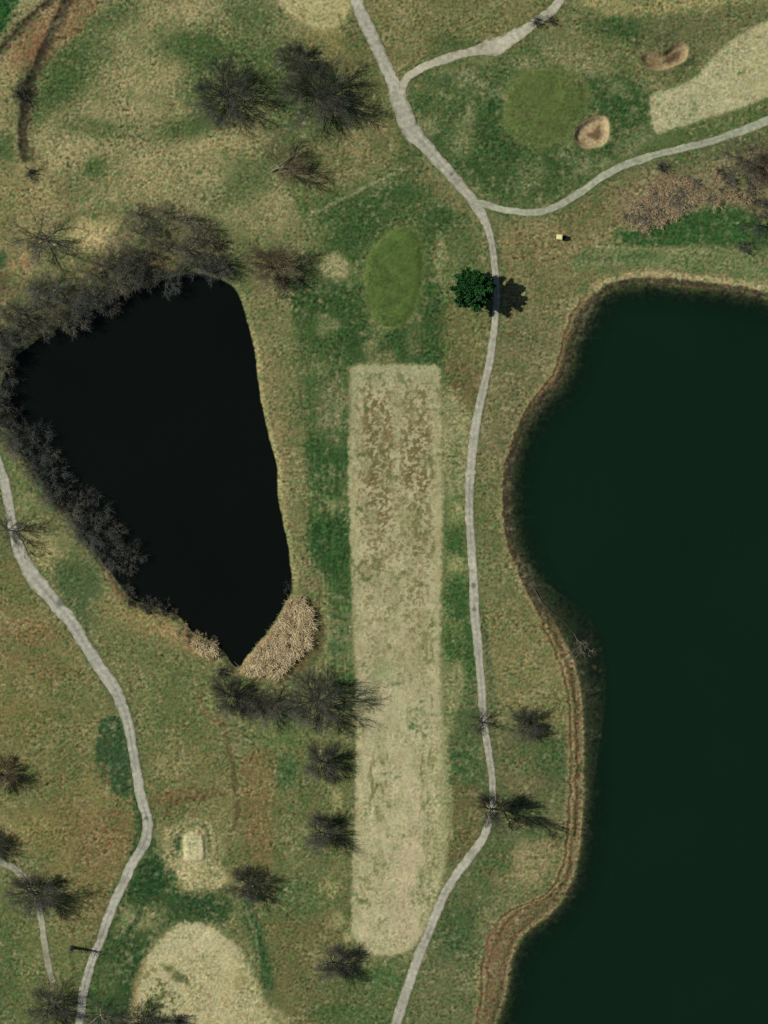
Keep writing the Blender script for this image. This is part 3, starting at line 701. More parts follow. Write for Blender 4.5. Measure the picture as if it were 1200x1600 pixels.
def plain_mat(name, col, rough=.8, var=.25, scale=3.0, spec=.2, srgb=True, bump=0.0):
    m, t, b = new_mat(name)
    c = lin(col) if srgb else np.asarray(col)
    tc = t.nodes.new('ShaderNodeTexCoord')
    n = t.nodes.new('ShaderNodeTexNoise'); n.inputs['Scale'].default_value = scale; n.inputs['Detail'].default_value = 3
    t.links.new(tc.outputs['Object'], n.inputs['Vector'])
    mx = t.nodes.new('ShaderNodeMix'); mx.data_type = 'RGBA'
    mx.inputs['A'].default_value = (*(c * (1 - var)), 1); mx.inputs['B'].default_value = (*np.clip(c * (1 + var), 0, 1), 1)
    t.links.new(n.outputs['Fac'], mx.inputs['Factor']); t.links.new(mx.outputs['Result'], b.inputs['Base Color'])
    b.inputs['Roughness'].default_value = rough
    b.inputs['Specular IOR Level'].default_value = spec
    if bump:
        bp = t.nodes.new('ShaderNodeBump'); bp.inputs['Strength'].default_value = bump; bp.inputs['Distance'].default_value = .05
        t.links.new(n.outputs['Fac'], bp.inputs['Height']); t.links.new(bp.outputs[0], b.inputs['Normal'])
    return m

def water_mat(name, col, rough=.12, spec=.35):
    m, t, b = new_mat(name)
    at = t.nodes.new('ShaderNodeAttribute'); at.attribute_name = 'depth'
    tr = t.nodes.new('ShaderNodeBsdfTransparent'); tr.inputs['Color'].default_value = (.80, .88, .80, 1)
    mx = t.nodes.new('ShaderNodeMixShader')
    tc = t.nodes.new('ShaderNodeTexCoord')
    n = t.nodes.new('ShaderNodeTexNoise'); n.inputs['Scale'].default_value = .025; n.inputs['Detail'].default_value = 4
    t.links.new(tc.outputs['Object'], n.inputs['Vector'])
    cm = t.nodes.new('ShaderNodeMix'); cm.data_type = 'RGBA'
    c = np.asarray(col)
    cm.inputs['A'].default_value = (*(c * np.array([.8, .92, .92])), 1); cm.inputs['B'].default_value = (*(c * np.array([1.25, 1.08, 1.05])), 1)
    t.links.new(n.outputs['Fac'], cm.inputs['Factor']); t.links.new(cm.outputs['Result'], b.inputs['Base Color'])
    b.inputs['Roughness'].default_value = rough; b.inputs['IOR'].default_value = 1.33; b.inputs['Specular IOR Level'].default_value = spec
    n2 = t.nodes.new('ShaderNodeTexNoise'); n2.inputs['Scale'].default_value = .6; n2.inputs['Detail'].default_value = 3
    t.links.new(tc.outputs['Object'], n2.inputs['Vector'])
    bp = t.nodes.new('ShaderNodeBump'); bp.inputs['Strength'].default_value = .05; bp.inputs['Distance'].default_value = .3
    t.links.new(n2.outputs['Fac'], bp.inputs['Height']); t.links.new(bp.outputs[0], b.inputs['Normal'])
    out = t.nodes['Material Output']
    t.links.new(at.outputs['Fac'], mx.inputs[0]); t.links.new(tr.outputs[0], mx.inputs[1]); t.links.new(b.outputs[0], mx.inputs[2])
    t.links.new(mx.outputs[0], out.inputs['Surface'])
    return m

# ------------------------------------------------------------------ terrain meshes
IDX = np.arange(NX * NY).reshape(NY, NX)
def grid_mesh(name, cellmask, zarr, attr=None, depth=None):
    """sheet made of the grid cells in cellmask (NY-1, NX-1)"""
    a = IDX[1:, :-1][cellmask]; b = IDX[1:, 1:][cellmask]; c = IDX[:-1, 1:][cellmask]; d = IDX[:-1, :-1][cellmask]
    q = np.stack([a, b, c, d], -1)
    used = np.unique(q)
    remap = np.zeros(NX * NY, dtype=np.int32); remap[used] = np.arange(len(used))
    v = np.stack([XM.ravel()[used], YM.ravel()[used], zarr.ravel()[used]], -1)
    me = mesh_np(name, v, quads=remap[q])
    if attr is not None:
        ca = me.attributes.new('cover', 'FLOAT_COLOR', 'POINT')
        rgba = np.ones((len(used), 4), dtype=np.float32); rgba[:, :3] = attr.reshape(-1, 3)[used]
        ca.data.foreach_set('color', rgba.ravel())
    if depth is not None:
        da = me.attributes.new('depth', 'FLOAT', 'POINT')
        da.data.foreach_set('value', depth.ravel()[used].astype(np.float32))
    return me
def cells(v): return v[:-1, :-1] & v[1:, :-1] & v[:-1, 1:] & v[1:, 1:]

ground = add_obj('ground', grid_mesh('ground', np.ones((NY - 1, NX - 1), bool), Z, ALB), M_ground)
tag(ground, 'rough grassland of straw, olive and green patches round both waters', 'ground', kind='structure')
def region(name, key, mat, label, cat, lift=.02, warp=2.0, ragged=0.0):
    p = S[key]
    d = np.full((NY, NX), 1e3)
    sl = span(p[:, 0].min() - 12, p[:, 1].min() - 12, p[:, 0].max() + 12, p[:, 1].max() + 12)
    d[sl] = sdf_poly(p, PX[sl] + warp * WX[sl], PY[sl] + warp * WY[sl]) + ragged * FX[sl]
    o = add_obj(name, grid_mesh(name, cells(d < .8), Z + lift, ALB), mat)
    tag(o, label, cat, kind='structure')
    return o
region('fairway', 'fairway', M_turf, 'long dormant tan fairway between the pond and the lake', 'fairway', ragged=5)
region('fairway', 'fb', M_turf, 'tan dormant fairway at the top right beside the two bunkers', 'fairway', ragged=4)
region('fairway', 'fc', M_turf, 'rounded pale tan fairway at the bottom left below the small tee', 'fairway', ragged=4)
region('fairway', 'fd', M_turf, 'rounded end of a tan fairway beside the forking path at the top', 'fairway', ragged=4)
region('putting_green', 'ga', M_green, 'oval olive putting green at the head of the long fairway', 'green', ragged=4)
region('putting_green', 'gb', M_green, 'wide round olive putting green beside the triangular bunker', 'green', ragged=6)
region('sand_bunker', 'ba', M_sand, 'small triangular sand bunker beside the round putting green', 'bunker')
region('sand_bunker', 'bb', M_sand, 'curved sand bunker with dark floor near the top right fairway', 'bunker')
region('tee_box', 'tee', M_turf, 'small rectangular pale tee box in the straw patch at lower left', 'tee box')

dep = np.maximum(WATER_Z - Z, 0)
a_lake = 1 - np.exp(-dep * 2.4)
a_lake = np.clip(a_lake, .06, 1)
a_lake = np.where(dep > 1.9, 1.0, a_lake)
wl = cells((DLK < 1.2))
lake = add_obj('lake_water', grid_mesh('lake_water', wl, np.full_like(Z, WATER_Z), None, a_lake), water_mat('lake_water', (.0044, .0170, .0090)))
tag(lake, 'large dark green lake filling the right side', 'lake', kind='structure')
a_pond = np.clip(1 - np.exp(-dep * 6), .1, 1); a_pond = np.where(dep > .8, 1.0, a_pond)
wp = cells((DPD < 1.0))
pond = add_obj('pond_water', grid_mesh('pond_water', wp, np.full_like(Z, WATER_Z), None, a_pond), water_mat('pond_water', (.0038, .0056, .0042), .1, .3))
tag(pond, 'small nearly black pond on the left below the thicket', 'pond', kind='structure')

# ------------------------------------------------------------------ paths
def path_mat():
    m, t, b = new_mat('worn_asphalt_path')
    at = t.nodes.new('ShaderNodeAttribute'); at.attribute_name = 'cover'
    tc = t.nodes.new('ShaderNodeTexCoord')
    n1 = t.nodes.new('ShaderNodeTexNoise'); n1.inputs['Scale'].default_value = 1.1; n1.inputs['Detail'].default_value = 5; n1.inputs['Roughness'].default_value = .7
    t.links.new(tc.outputs['Object'], n1.inputs['Vector'])
    r1 = t.nodes.new('ShaderNodeMapRange'); r1.inputs['From Min'].default_value = .25; r1.inputs['From Max'].default_value = .75
    r1.inputs['To Min'].default_value = .78; r1.inputs['To Max'].default_value = 1.2
    t.links.new(n1.outputs['Fac'], r1.inputs['Value'])
    vm = t.nodes.new('ShaderNodeVectorMath'); vm.operation = 'SCALE'
    t.links.new(at.outputs['Color'], vm.inputs[0]); t.links.new(r1.outputs['Result'], vm.inputs['Scale'])
    t.links.new(vm.outputs[0], b.inputs['Base Color'])
    b.inputs['Roughness'].default_value = .9; b.inputs['Specular IOR Level'].default_value = .15
    return m
M_path = path_mat()
def build_path(pts, label, base, centre, lift, edge_amp=.12):
    p = catmull(np.array(pts, float), closed=False, n=14)
    seg = np.hypot(*np.diff(p[:, :2], axis=0).T); sacc = np.concatenate([[0], np.cumsum(seg)])
    L = np.arange(0, sacc[-1], 2.0)
    x = np.interp(L, sacc, p[:, 0]); y = np.interp(L, sacc, p[:, 1]); wd = np.interp(L, sacc, p[:, 2])
    tx = np.gradient(x); ty = np.gradient(y); ln = np.hypot(tx, ty) + 1e-9
    nx, ny = -ty / ln, tx / ln
    K = 13
    u = np.linspace(-1, 1, K)
    e1 = 1 + edge_amp * (fbm(L, L * 0 + 3.3, 30, 3, 7) * 1.3); e2 = 1 + edge_amp * (fbm(L, L * 0 + 13.3, 30, 3, 17) * 1.3)
    wmul = np.where(u[None, :] < 0, e1[:, None], e2[:, None])
    ox = x[:, None] + nx[:, None] * u[None, :] * wd[:, None] / 2 * wmul
    oy = y[:, None] + ny[:, None] * u[None, :] * wd[:, None] / 2 * wmul
    zz = np.array([zat(a, b) for a, b in zip(ox.ravel(), oy.ravel())]).reshape(ox.shape)
    ed = np.abs(u)[None, :] ** 8
    zz = zz + lift + .05 * (1 - ed)
    colr = np.zeros((len(L), K, 3)); colr[...] = base
    wear = (np.exp(-((np.abs(u) - .0) / .22) ** 2))[None, :] * np.clip(.55 + 1.1 * fbm(L, L * 0, 60, 2, 77), 0, 1)[:, None]
    colr += (np.array(centre) - colr) * (wear * .75)[..., None]
    colr *= (1 + .09 * fbm(L, L * 0, 7, 3, 87) + .10 * fbm(L, L * 0, 45, 2, 97))[:, None, None]
    colr *= (1 + .12 * fbm(ox, oy, 6, 3, 107))[..., None]
    edge = sstep(.60, 1.0, np.abs(u))[None, :] * np.clip(.5 + fbm(ox, oy, 9, 2, 27), 0, 1)
    colr += (np.array((98,96,64)) - colr) * (edge * .95)[..., None]
    patchy = sstep(.25, .6, fbm(ox, oy, 24, 3, 67))
    colr += (np.array((112,108,88)) - colr) * (patchy * .45)[..., None]
    for (bx, by, br) in [(706,272,4),(740,915,6),(741,952,5),(229,1278,5),(96,940,10),(28,835,12),(612,70,4)]:
        colr += (np.array((70,66,56)) - colr) * (sstep(br, br * .4, np.hypot(ox - bx, oy - by)) * .55)[..., None]
    v = np.stack([(ox - GX0) * MPP, (GY0 - oy) * MPP, zz], -1).reshape(-1, 3)
    id_ = np.arange(len(L) * K).reshape(len(L), K)
    q = np.stack([id_[:-1, :-1], id_[:-1, 1:], id_[1:, 1:], id_[1:, :-1]], -1).reshape(-1, 4)[:, ::-1]
    me = mesh_np('cart_path', v, quads=q)
    ca = me.attributes.new('cover', 'FLOAT_COLOR', 'POINT')
    rgba = np.ones((len(v), 4), dtype=np.float32); rgba[:, :3] = np.clip(lin(colr.reshape(-1, 3)) / ILL, .02, .8)
    ca.data.foreach_set('color', rgba.ravel())
    return tag(add_obj('cart_path', me, M_path), label, 'path', kind='structure')
build_path(PATH_MAIN, 'long pale cart path winding from the top past the lake to the bottom', (167,162,139), (142,139,118), .05, .14)
build_path(PATH_TOP, 'pale cart path forking off to the upper right past a widened pad', (170,163,136), (172,165,146), .08, .2)
build_path(PATH_RIGHT, 'narrow grey green cart path curving right below the bunkers', (160,160,132), (138,141,112), .08, .2)
build_path(PATH_LEFT, 'pale cart path curving down the left side past the pond', (170,165,143), (132,129,112), .05, .2)
build_path(PATH_SMALL, 'narrow worn footpath running under the trees at lower left', (150,146,120), (140,138,112), .05, .2)

# ------------------------------------------------------------------ vegetation
def perp(d):
    a = np.array([0., 0., 1.]) if abs(d[2]) < .9 else np.array([1., 0., 0.])
    u = np.cross(d, a); u /= np.linalg.norm(u)
    return u, np.cross(d, u)

def tubes(segs, sides=3):
    """segs: array (n, 8): p0(3) p1(3) r0 r1 -> verts, quads"""
    s = np.asarray(segs, dtype=np.float64)
    p0 = s[:, 0:3]; p1 = s[:, 3:6]; r0 = s[:, 6]; r1 = s[:, 7]
    d = p1 - p0; ln = np.linalg.norm(d, axis=1, keepdims=True) + 1e-9; d = d / ln
    ref = np.where(np.abs(d[:, 2:3]) < .9, np.array([[0, 0, 1.]]), np.array([[1., 0, 0]]))
    u = np.cross(d, ref); u /= np.linalg.norm(u, axis=1, keepdims=True) + 1e-9
    v = np.cross(d, u)
    ang = np.arange(sides) * 2 * np.pi / sides
    ca, sa = np.cos(ang), np.sin(ang)
    off = u[:, None, :] * ca[None, :, None] + v[:, None, :] * sa[None, :, None]
    ring0 = p0[:, None, :] + off * r0[:, None, None]
    ring1 = p1[:, None, :] + off * r1[:, None, None]
    V = np.concatenate([ring0, ring1], axis=1).reshape(-1, 3)
    n = len(s)
    base = (np.arange(n) * 2 * sides)[:, None]
    k = np.arange(sides)[None, :]; k2 = (k + 1) % sides
    Q = np.stack([base + k, base + k2, base + sides + k2, base + sides + k], -1).reshape(-1, 4)
    return V, Q

def tree_segs(rs, height=14., radius=9., limbs=8, trunk_r=.33, upright=.55, density=1.0, trunk_frac=.28, droop=0.0, twig=.05):
    r = np.random.default_rng(rs)
    wood, twigs = [], []
    def branch(p, d, length, rad, level, steps):
        pts = [p]; cur = p.copy(); dd = d.copy()
        for k in range(steps):
            dd = dd + r.normal(0, .16 if level < 2 else .09, 3) + np.array([0, 0, .05 - droop * (level > 1)])
            dd /= np.linalg.norm(dd)
            nxt = cur + dd * length / steps
            ra = rad * (1 - .6 * k / steps); rb = rad * (1 - .6 * (k + 1) / steps)
            (wood if level < 2 else twigs).append([*cur, *nxt, ra, rb])
            pts.append(nxt); cur = nxt
        return pts, dd
    def grow(p, d, length, rad, level):
        steps = [4, 4, 3, 2, 1][level]
        pts, dd = branch(p, d, length, rad, level, steps)
        if level >= 4: return
        nch = [0, 9, 9, 8][level] * density
        nch = int(nch) + (r.random() < nch % 1)
        for c in range(nch):
            t = (c + r.uniform(.1, 1.0)) / nch * steps * .85 + steps * .15
            i = min(int(t), steps - 1); q = pts[i] + (pts[i + 1] - pts[i]) * min(t - i, 1)
            base = pts[i + 1] - pts[i]; base /= np.linalg.norm(base)
            u, v = perp(base); a = r.uniform(0, 2 * np.pi)
            spread = r.uniform(.4, .95)
            nd = base + (u * math.cos(a) + v * math.sin(a)) * spread + np.array([0, 0, .10])
            nd /= np.linalg.norm(nd)
            grow(q, nd, length * [0, r.uniform(.48, .68), r.uniform(.46, .66), r.uniform(.5, .75)][level], [0, rad * .42, .035, .021][level], level + 1)
    top = height * trunk_frac
    cur = np.zeros(3); cur[2] = -.3
    for k in range(4):
        nxt = cur + np.array([r.normal(0, .08), r.normal(0, .08), (top + .3) / 4])
        wood.append([*cur, *nxt, trunk_r * (1.25 - .1 * k - (.0 if k else -.25)), trunk_r * (1.15 - .1 * k)])
        cur = nxt
    for i in range(limbs):
        a = 2 * math.pi * (i + r.uniform(-.3, .3)) / limbs
        el = r.uniform(.15, .85) if i else 1.35
        d = np.array([math.cos(a) * math.cos(el), math.sin(a) * math.cos(el), math.sin(el) * (.6 + upright)])
        d /= np.linalg.norm(d)
        L = (radius / max(math.cos(el), .55)) * r.uniform(.6, .78)
        st = cur.copy(); st[2] -= r.uniform(0, .35) * top
        if i == 0: L = (height - top) * .62
        grow(st, d, L, trunk_r * .5, 1)
    return np.array(wood), np.array(twigs)

def seg_mesh(name, segs, sides):
    V, Q = tubes(segs, sides)
    return mesh_np(name, V, quads=Q)

TWIG_GREY = plain_mat('grey_twigs', (98,98,88), .9, .35, .5)
TWIG_DARK = plain_mat('dark_twigs', (84,86,76), .9, .35, .5)
TWIG_PALE = plain_mat('pale_twigs', (120,118,106), .9, .35, .5)
TWIG_OLIVE = plain_mat('olive_twigs', (112,112,90), .9, .35, .5)
TWIG_TEAL = plain_mat('lichen_twigs', (94,100,92), .9, .35, .5)
TWIG_BROWN = plain_mat('brown_twigs', (112,98,80), .9, .35, .5)
TWIG_RED = plain_mat('russet_twigs', (188,168,134), .9, .3, .5)
BARK = plain_mat('grey_bark', (94,88,78), .95, .3, 2.5)
BARK_DARK = plain_mat('dark_bark', (82,78,68), .95, .3, 2.5)
BARK_PALE = plain_mat('pale_bark', (182,172,150), .9, .2, 2.0)

BARK_LIMB = plain_mat('limb_bark', (116,108,92), .95, .25, 2.0)
PROTO = {}
specs = [('oak', 3, dict(height=11, radius=9, limbs=13, density=.96)), ('oak', 14, dict(height=10, radius=9, limbs=14, density=.94, upright=.4)),
         ('oak', 25, dict(height=12, radius=8.5, limbs=12, density=.95, upright=.7)), ('open', 36, dict(height=12, radius=9, limbs=7, density=.8, upright=.4)),
         ('open', 47, dict(height=12, radius=8, limbs=12, density=.95, upright=.7)), ('oak', 58, dict(height=9.5, radius=9.5, limbs=12, density=.92, upright=.3)),
         ('thicket', 69, dict(height=11, radius=9, limbs=8, density=.72, upright=.6, trunk_r=.5)), ('thicket', 80, dict(height=12, radius=9, limbs=8, density=.72, upright=.9, trunk_r=.5))]
for i, (k, s_, kw) in enumerate(specs):
    wd_, tw_ = tree_segs(s_, **kw)
    PROTO[i] = (seg_mesh('trunk', wd_, 5), seg_mesh('crown', tw_, 3), len(tw_))
print('twigs', [PROTO[i][2] for i in PROTO], 't', round(time.time() - T0, 1))

def set_mat(o, mat):
    if len(o.data.materials) == 0: o.data.materials.append(mat)
    o.material_slots[0].link = 'OBJECT'
    o.material_slots[0].material = mat

def place_tree(px, py, rad_px, proto, label, group=None, twig=None, bark=None, name='bare_tree', cat='tree', hs=1.0, rz=None):
    x, y = W(px, py)
    s = rad_px * MPP / 9.0
    root = empty(name, (x, y, zat(px, py)), random.uniform(0, 6.28) if rz is None else rz)
    root.scale = (s, s, s * hs)
    tag(root, label, cat, group)
    t = add_obj('trunk', PROTO[proto][0], None, root); set_mat(t, bark or BARK)
    c = add_obj('crown', PROTO[proto][1], None, root); set_mat(c, twig or TWIG_GREY)
    return root

TREES = [  # crown centre px, py, radius px, prototype, label, twig, bark, height factor
    (348,152,50,0,'broad dark bare tree left of the pair above the dead brown tree', TWIG_DARK, BARK_DARK, .8),
    (496,148,54,1,'largest dark bare tree beside the path fork in the upper middle', TWIG_DARK, BARK_DARK, .85),
    (462,95,32,2,'smaller dark bare tree touching the top of the large one by the path fork', TWIG_DARK, BARK_DARK, .8),
    (60,372,44,3,'sparse bare tree with few long limbs beside the straw mound above the pond', TWIG_GREY, BARK_DARK, .8),
    (422,418,38,5,'grey brown spreading tree at the upper right corner of the pond', TWIG_BROWN, BARK_DARK, .8),
    (488,1094,46,0,'largest bare tree on the fairway edge just right of the reed bed', TWIG_GREY, BARK_DARK, 1.0),
    (500,1188,34,2,'bare tree second from the top in the row along the fairway edge', TWIG_GREY, BARK, .95),
    (498,1300,35,4,'bare tree third from the top in the row along the fairway edge', TWIG_GREY, BARK, .95),
    (388,1380,30,1,'dark bare tree right of the straw tee patch', TWIG_DARK, BARK_DARK, .9),
    (518,1503,34,4,'thin bare tree below the rounded lower end of the long fairway', TWIG_GREY, BARK, .95),
    (50,1392,38,0,'wide dark bare tree standing over the narrow footpath at lower left', TWIG_GREY, BARK_DARK, 1.0),
    (78,1568,36,5,'round bare tree at the end of the narrow footpath in the bottom left', TWIG_GREY, BARK_DARK, .8),
    (2,1210,30,2,'bare brown tree cut by the left edge beside the brown rough', TWIG_BROWN, BARK_DARK, .9),
    (-8,1322,24,1,'small bare tree cut by the left edge above the footpath', TWIG_DARK, BARK_DARK, .9),
    (358,1086,36,2,'dark bare tree at the bottom tip of the pond', TWIG_DARK, BARK_DARK, .85),
    (418,1102,30,1,'smaller grey bare tree between the pond tip and the fairway trees', TWIG_GREY, BARK, .8),
    (820,1132,28,1,'small compact tree with dark branches on the grass by the lake beach', TWIG_DARK, BARK_DARK, .7),
    (750,1128,23,7,'small thin tree standing against the main cart path', TWIG_DARK, BARK_DARK, .75),
    (766,1264,33,4,'bare tree leaning over the main path with a long streaked shadow', TWIG_DARK, BARK_DARK, 1.95),
    (12,828,34,3,'open bare tree with long limbs standing over the left path beside the pond', TWIG_GREY, BARK, 1.0),
    (1158,252,34,3,'bare grey tree above the brush belt at the right edge below the path', TWIG_GREY, BARK, .9),
    (1192,262,34,4,'bare tree cut by the right edge below the cart path', TWIG_BROWN, BARK, .9),
    (1186,352,32,3,'dark bare tree at the right edge on the bright green strip', TWIG_DARK, BARK_DARK, .9),
    (215,1600,40,1,'dark bare tree cut by the bottom edge beside the left path', TWIG_DARK, BARK_DARK, .8),
    (158,1585,30,3,'pale limbed bare tree beside the left path at the bottom edge', TWIG_GREY, BARK_PALE, .7),
]
for (px, py, rp, pr, lab, tw, bk, hs) in TREES:
    place_tree(px, py, rp, pr, lab, None, tw, bk, hs=hs)

lt = place_tree(424, 268, 44, 3, 'brown half fallen bare tree with pale forked limbs in the upper left rough', None, TWIG_BROWN, BARK_LIMB, hs=1.05, rz=0)
lt.rotation_mode = 'QUATERNION'
lt.rotation_quaternion = Vector((0, 0, 1)).rotation_difference(Vector((.86, .40, .62)).normalized())
# thickets round the pond: every tree its own object
def inside(poly, x, y): return sdf_poly(poly, np.array([x]), np.array([y]))[0] < 0
def scatter(poly, n, mind, seed):
    r = np.random.default_rng(seed); poly = np.asarray(poly, float); out = []
    tries = 0
    while len(out) < n and tries < n * 200:
        tries += 1
        x = r.uniform(poly[:, 0].min(), poly[:, 0].max()); y = r.uniform(poly[:, 1].min(), poly[:, 1].max())
        if not inside(poly, x, y): continue
        if any((x - a) ** 2 + (y - b) ** 2 < mind ** 2 for a, b in out): continue
        out.append((x, y))
    return out
NORTH = [(-20,505),(40,455),(100,436),(150,415),(200,402),(250,392),(300,385),(340,390),(362,412),(345,430),(300,428),(250,440),(190,466),(120,500),(70,528),(20,560),(-20,585)]
NORTH_EDGE = [(205,335),(240,318),(290,335),(345,365),(340,382),(290,378),(235,385),(215,370)]
WEST = [(-20,600),(10,610),(40,650),(75,700),(115,750),(160,795),(195,830),(205,865),(195,895),(165,880),(120,825),(75,775),(30,715),(-20,660)]
for i, (x, y) in enumerate(scatter(NORTH, 42, 15.5, 5) + [(14,542),(4,566),(16,592),(182,446),(212,432),(150,462)]):
    place_tree(x, y, random.uniform(17, 29), random.choice([6, 6, 7, 3]), 'bare grey tree packed in the thicket on the north bank of the pond', 'trees of the north pond thicket',
               random.choice([TWIG_PALE, TWIG_OLIVE, TWIG_GREY, TWIG_TEAL, TWIG_TEAL]), BARK, hs=random.uniform(.8, 1.0))
for i, (x, y) in enumerate(scatter(NORTH_EDGE, 9, 22, 15)):
    place_tree(x, y, random.uniform(16, 24), random.choice([3, 3, 7]), 'thin bare tree on the upper fringe of the north pond thicket', 'trees on the thicket fringe',
               random.choice([TWIG_PALE, TWIG_OLIVE, TWIG_GREY]), BARK_DARK, hs=random.uniform(.7, .9))
for i, (x, y) in enumerate(scatter(WEST, 34, 16, 6)):
    place_tree(x, y, random.uniform(17, 29), random.choice([6, 6, 7, 3]), 'bare grey tree leaning over the west bank of the pond', 'trees of the west pond thicket',
               random.choice([TWIG_PALE, TWIG_TEAL, TWIG_GREY, TWIG_TEAL]), BARK, hs=random.uniform(.8, 1.0))

# shrubs
def shrub_segs(rs, stems=16, h=3.0, rad=2.6):
    r = np.random.default_rng(rs); seg = []
    for i in range(stems):
        a = r.uniform(0, 6.283); k = math.sqrt(r.random())
        p = np.array([math.cos(a) * .25, math.sin(a) * .25, -.15]); d = np.array([math.cos(a) * k * .9, math.sin(a) * k * .9, 1.0]); d /= np.linalg.norm(d)
        L = math.hypot(h, rad * k) * r.uniform(.75, 1.05); pts = [p]
        for s_ in range(3):
            dd = d + r.normal(0, .14, 3); dd /= np.linalg.norm(dd); q = pts[-1] + dd * L / 3
            seg.append([*pts[-1], *q, .06 - .012 * s_, .05 - .012 * s_]); pts.append(q)
        for t in range(16):
            j = r.integers(1, 4); b = pts[j - 1] + (pts[j] - pts[j - 1]) * r.random()
            dd = d + r.normal(0, .65, 3); dd /= np.linalg.norm(dd); q = b + dd * r.uniform(.5, 1.2)
            seg.append([*b, *q, .035, .02])
            for t2 in range(2):
                d3 = dd + r.normal(0, .6, 3); d3 /= np.linalg.norm(d3); b2 = b + (q - b) * r.uniform(.4, 1)
                seg.append([*b2, *(b2 + d3 * r.uniform(.3, .7)), .025, .015])
    return np.array(seg)
SHRUBS = [seg_mesh('shrub', shrub_segs(s_), 3) for s_ in (1, 2, 3, 4)]
def place_shrub(px, py, rad_px, label, group=None, mat=None, hs=1.0, name='bare_shrub'):
    x, y = W(px, py)
    o = add_obj(name, random.choice(SHRUBS)); o.location = (x, y, zat(px, py)); o.rotation_euler = (0, 0, random.uniform(0, 6.28))
    s = rad_px * MPP / 2.9
    o.scale = (s, s, s * hs)
    set_mat(o, mat or TWIG_GREY)
    return tag(o, label, 'shrub', group)
BRUSH = [(970,350),(990,315),(1020,288),(1055,278),(1090,275),(1100,300),(1080,328),(1050,345),(1020,355),(985,358)]
BRUSH2 = [(1105,300),(1125,268),(1160,285),(1210,265),(1212,318),(1150,322),(1110,318)]
for (x, y) in scatter(BRUSH, 30, 11, 8):
    place_shrub(x, y, random.uniform(9, 15), 'tan bare shrub in the brush belt below the right path', 'shrubs of the brush belt', random.choice([TWIG_RED, TWIG_RED, TWIG_PALE]), .36)
for (x, y) in scatter(BRUSH2, 18, 11, 9):
    place_shrub(x, y, random.uniform(9, 15), 'brown bare shrub at the right end of the brush belt', 'shrubs at the end of the brush belt', random.choice([TWIG_PALE, TWIG_GREY, TWIG_RED]), .6)
for (x, y) in scatter([(185,885),(210,900),(240,925),(270,935),(262,958),(225,955),(195,940),(180,910)], 12, 11, 10):
    place_shrub(x, y, random.uniform(9, 14), 'dark bare shrub on the southwest bank of the pond', 'shrubs on the southwest pond bank', random.choice([TWIG_DARK, TWIG_GREY]), 1.0)
for (x, y) in scatter([(272,955),(300,980),(335,1000),(345,1025),(325,1030),(290,1005),(265,975)], 14, 8, 11):
    place_shrub(x, y, random.uniform(6, 9), 'straw coloured shrub on the bank left of the pond tip', 'straw shrubs by the pond tip', random.choice([TWIG_RED, TWIG_RED, TWIG_BROWN]), .7)
for (px, py, rp, lab, mt) in [
    (34,148,17,'dark grey shrub growing in the ditch at upper left', TWIG_DARK), (48,272,14,'small dark shrub at the lower end of the ditch', TWIG_DARK),
    (345,1048,15,'dark shrub overhanging the bottom tip of the pond', TWIG_DARK), (450,915,11,'dark shrub at the upper end of the reed bed', TWIG_DARK),
    (838,32,13,'dark shrub left of the upper path near the top edge', TWIG_DARK), (862,32,10,'small dark shrub right of the upper path near the top edge', TWIG_DARK),
    (545,152,14,'small dark shrub between the large bare tree and the path fork', TWIG_DARK),
    (1035,262,14,'grey shrub beside the right path at the top of the brush belt', TWIG_GREY), (280,1592,16,'dark shrub on the bottom edge against the pale rounded fairway', TWIG_DARK),
    (1160,385,14,'low dark shrub on the right of the bright green strip', TWIG_GREY), (470,436,14,'dark shrub against the right side of the grey brown pond tree', TWIG_DARK)]:
    place_shrub(px, py, rp, lab, None, mt, .9)

# evergreen beside the main path
def evergreen(px, py, rad, height):
    x, y = W(px, py)
    root = tag(empty('evergreen_tree', (x, y, zat(px, py))), 'dark green evergreen tree beside the main path with a solid black shadow', 'tree')
    r = np.random.default_rng(77)
    seg = [[0, 0, -.3, 0, 0, height * .5, .35, .22], [0, 0, height * .5, .1, .05, height * .96, .22, .04]]
    leaves = []
    nb = 110
    for i in range(nb):
        t = ((i + .5) / nb) ** 1.15
        z0 = height * (.06 + .88 * t)
        reach = rad * math.sqrt(max(1 - ((t - .36) / .66) ** 2, .02)) * r.choice([.62, .8, .95, 1.05, 1.18])
        a = i * 2.39996 + r.uniform(-.3, .3)
        d = np.array([math.cos(a), math.sin(a), .12 + .5 * t])
        tip = np.array([0, 0, z0]) + d * reach
        seg.append([0, 0, z0, *tip, .08, .025])
        n = int(100 * reach) + 40
        for k in range(n):
            s_ = r.uniform(.22, 1.05); p = np.array([0, 0, z0]) + d * reach * s_ + r.normal(0, 1, 3) * np.array([.36, .36, .26]) * (.55 + .5 * (1 - s_) + .25)
            leaves.append((p, r.normal(0, 1, 3) * .6 + np.array([d[0], d[1], .5]), r.uniform(.32, .6)))
    V = []; Fq = []
    for (p, d, sz) in leaves:
        d = d / np.linalg.norm(d); u, v = perp(d); ang = r.uniform(0, 6.28); u2 = u * math.cos(ang) + v * math.sin(ang)
        b = len(V)
        V += [p - u2 * sz * .35, p + d * sz * .4 - u2 * sz * .5, p + d * sz, p + d * sz * .4 + u2 * sz * .5]
        Fq.append([b, b + 1, b + 2, b + 3])
    add_obj('trunk', seg_mesh('trunk', np.array(seg), 6), BARK_DARK, root)
    m = plain_mat('evergreen_needles', (38,84,38), .75, .45, .9, .2)
    add_obj('crown', mesh_np('crown', np.array(V), quads=np.array(Fq), smooth=False), m, root)
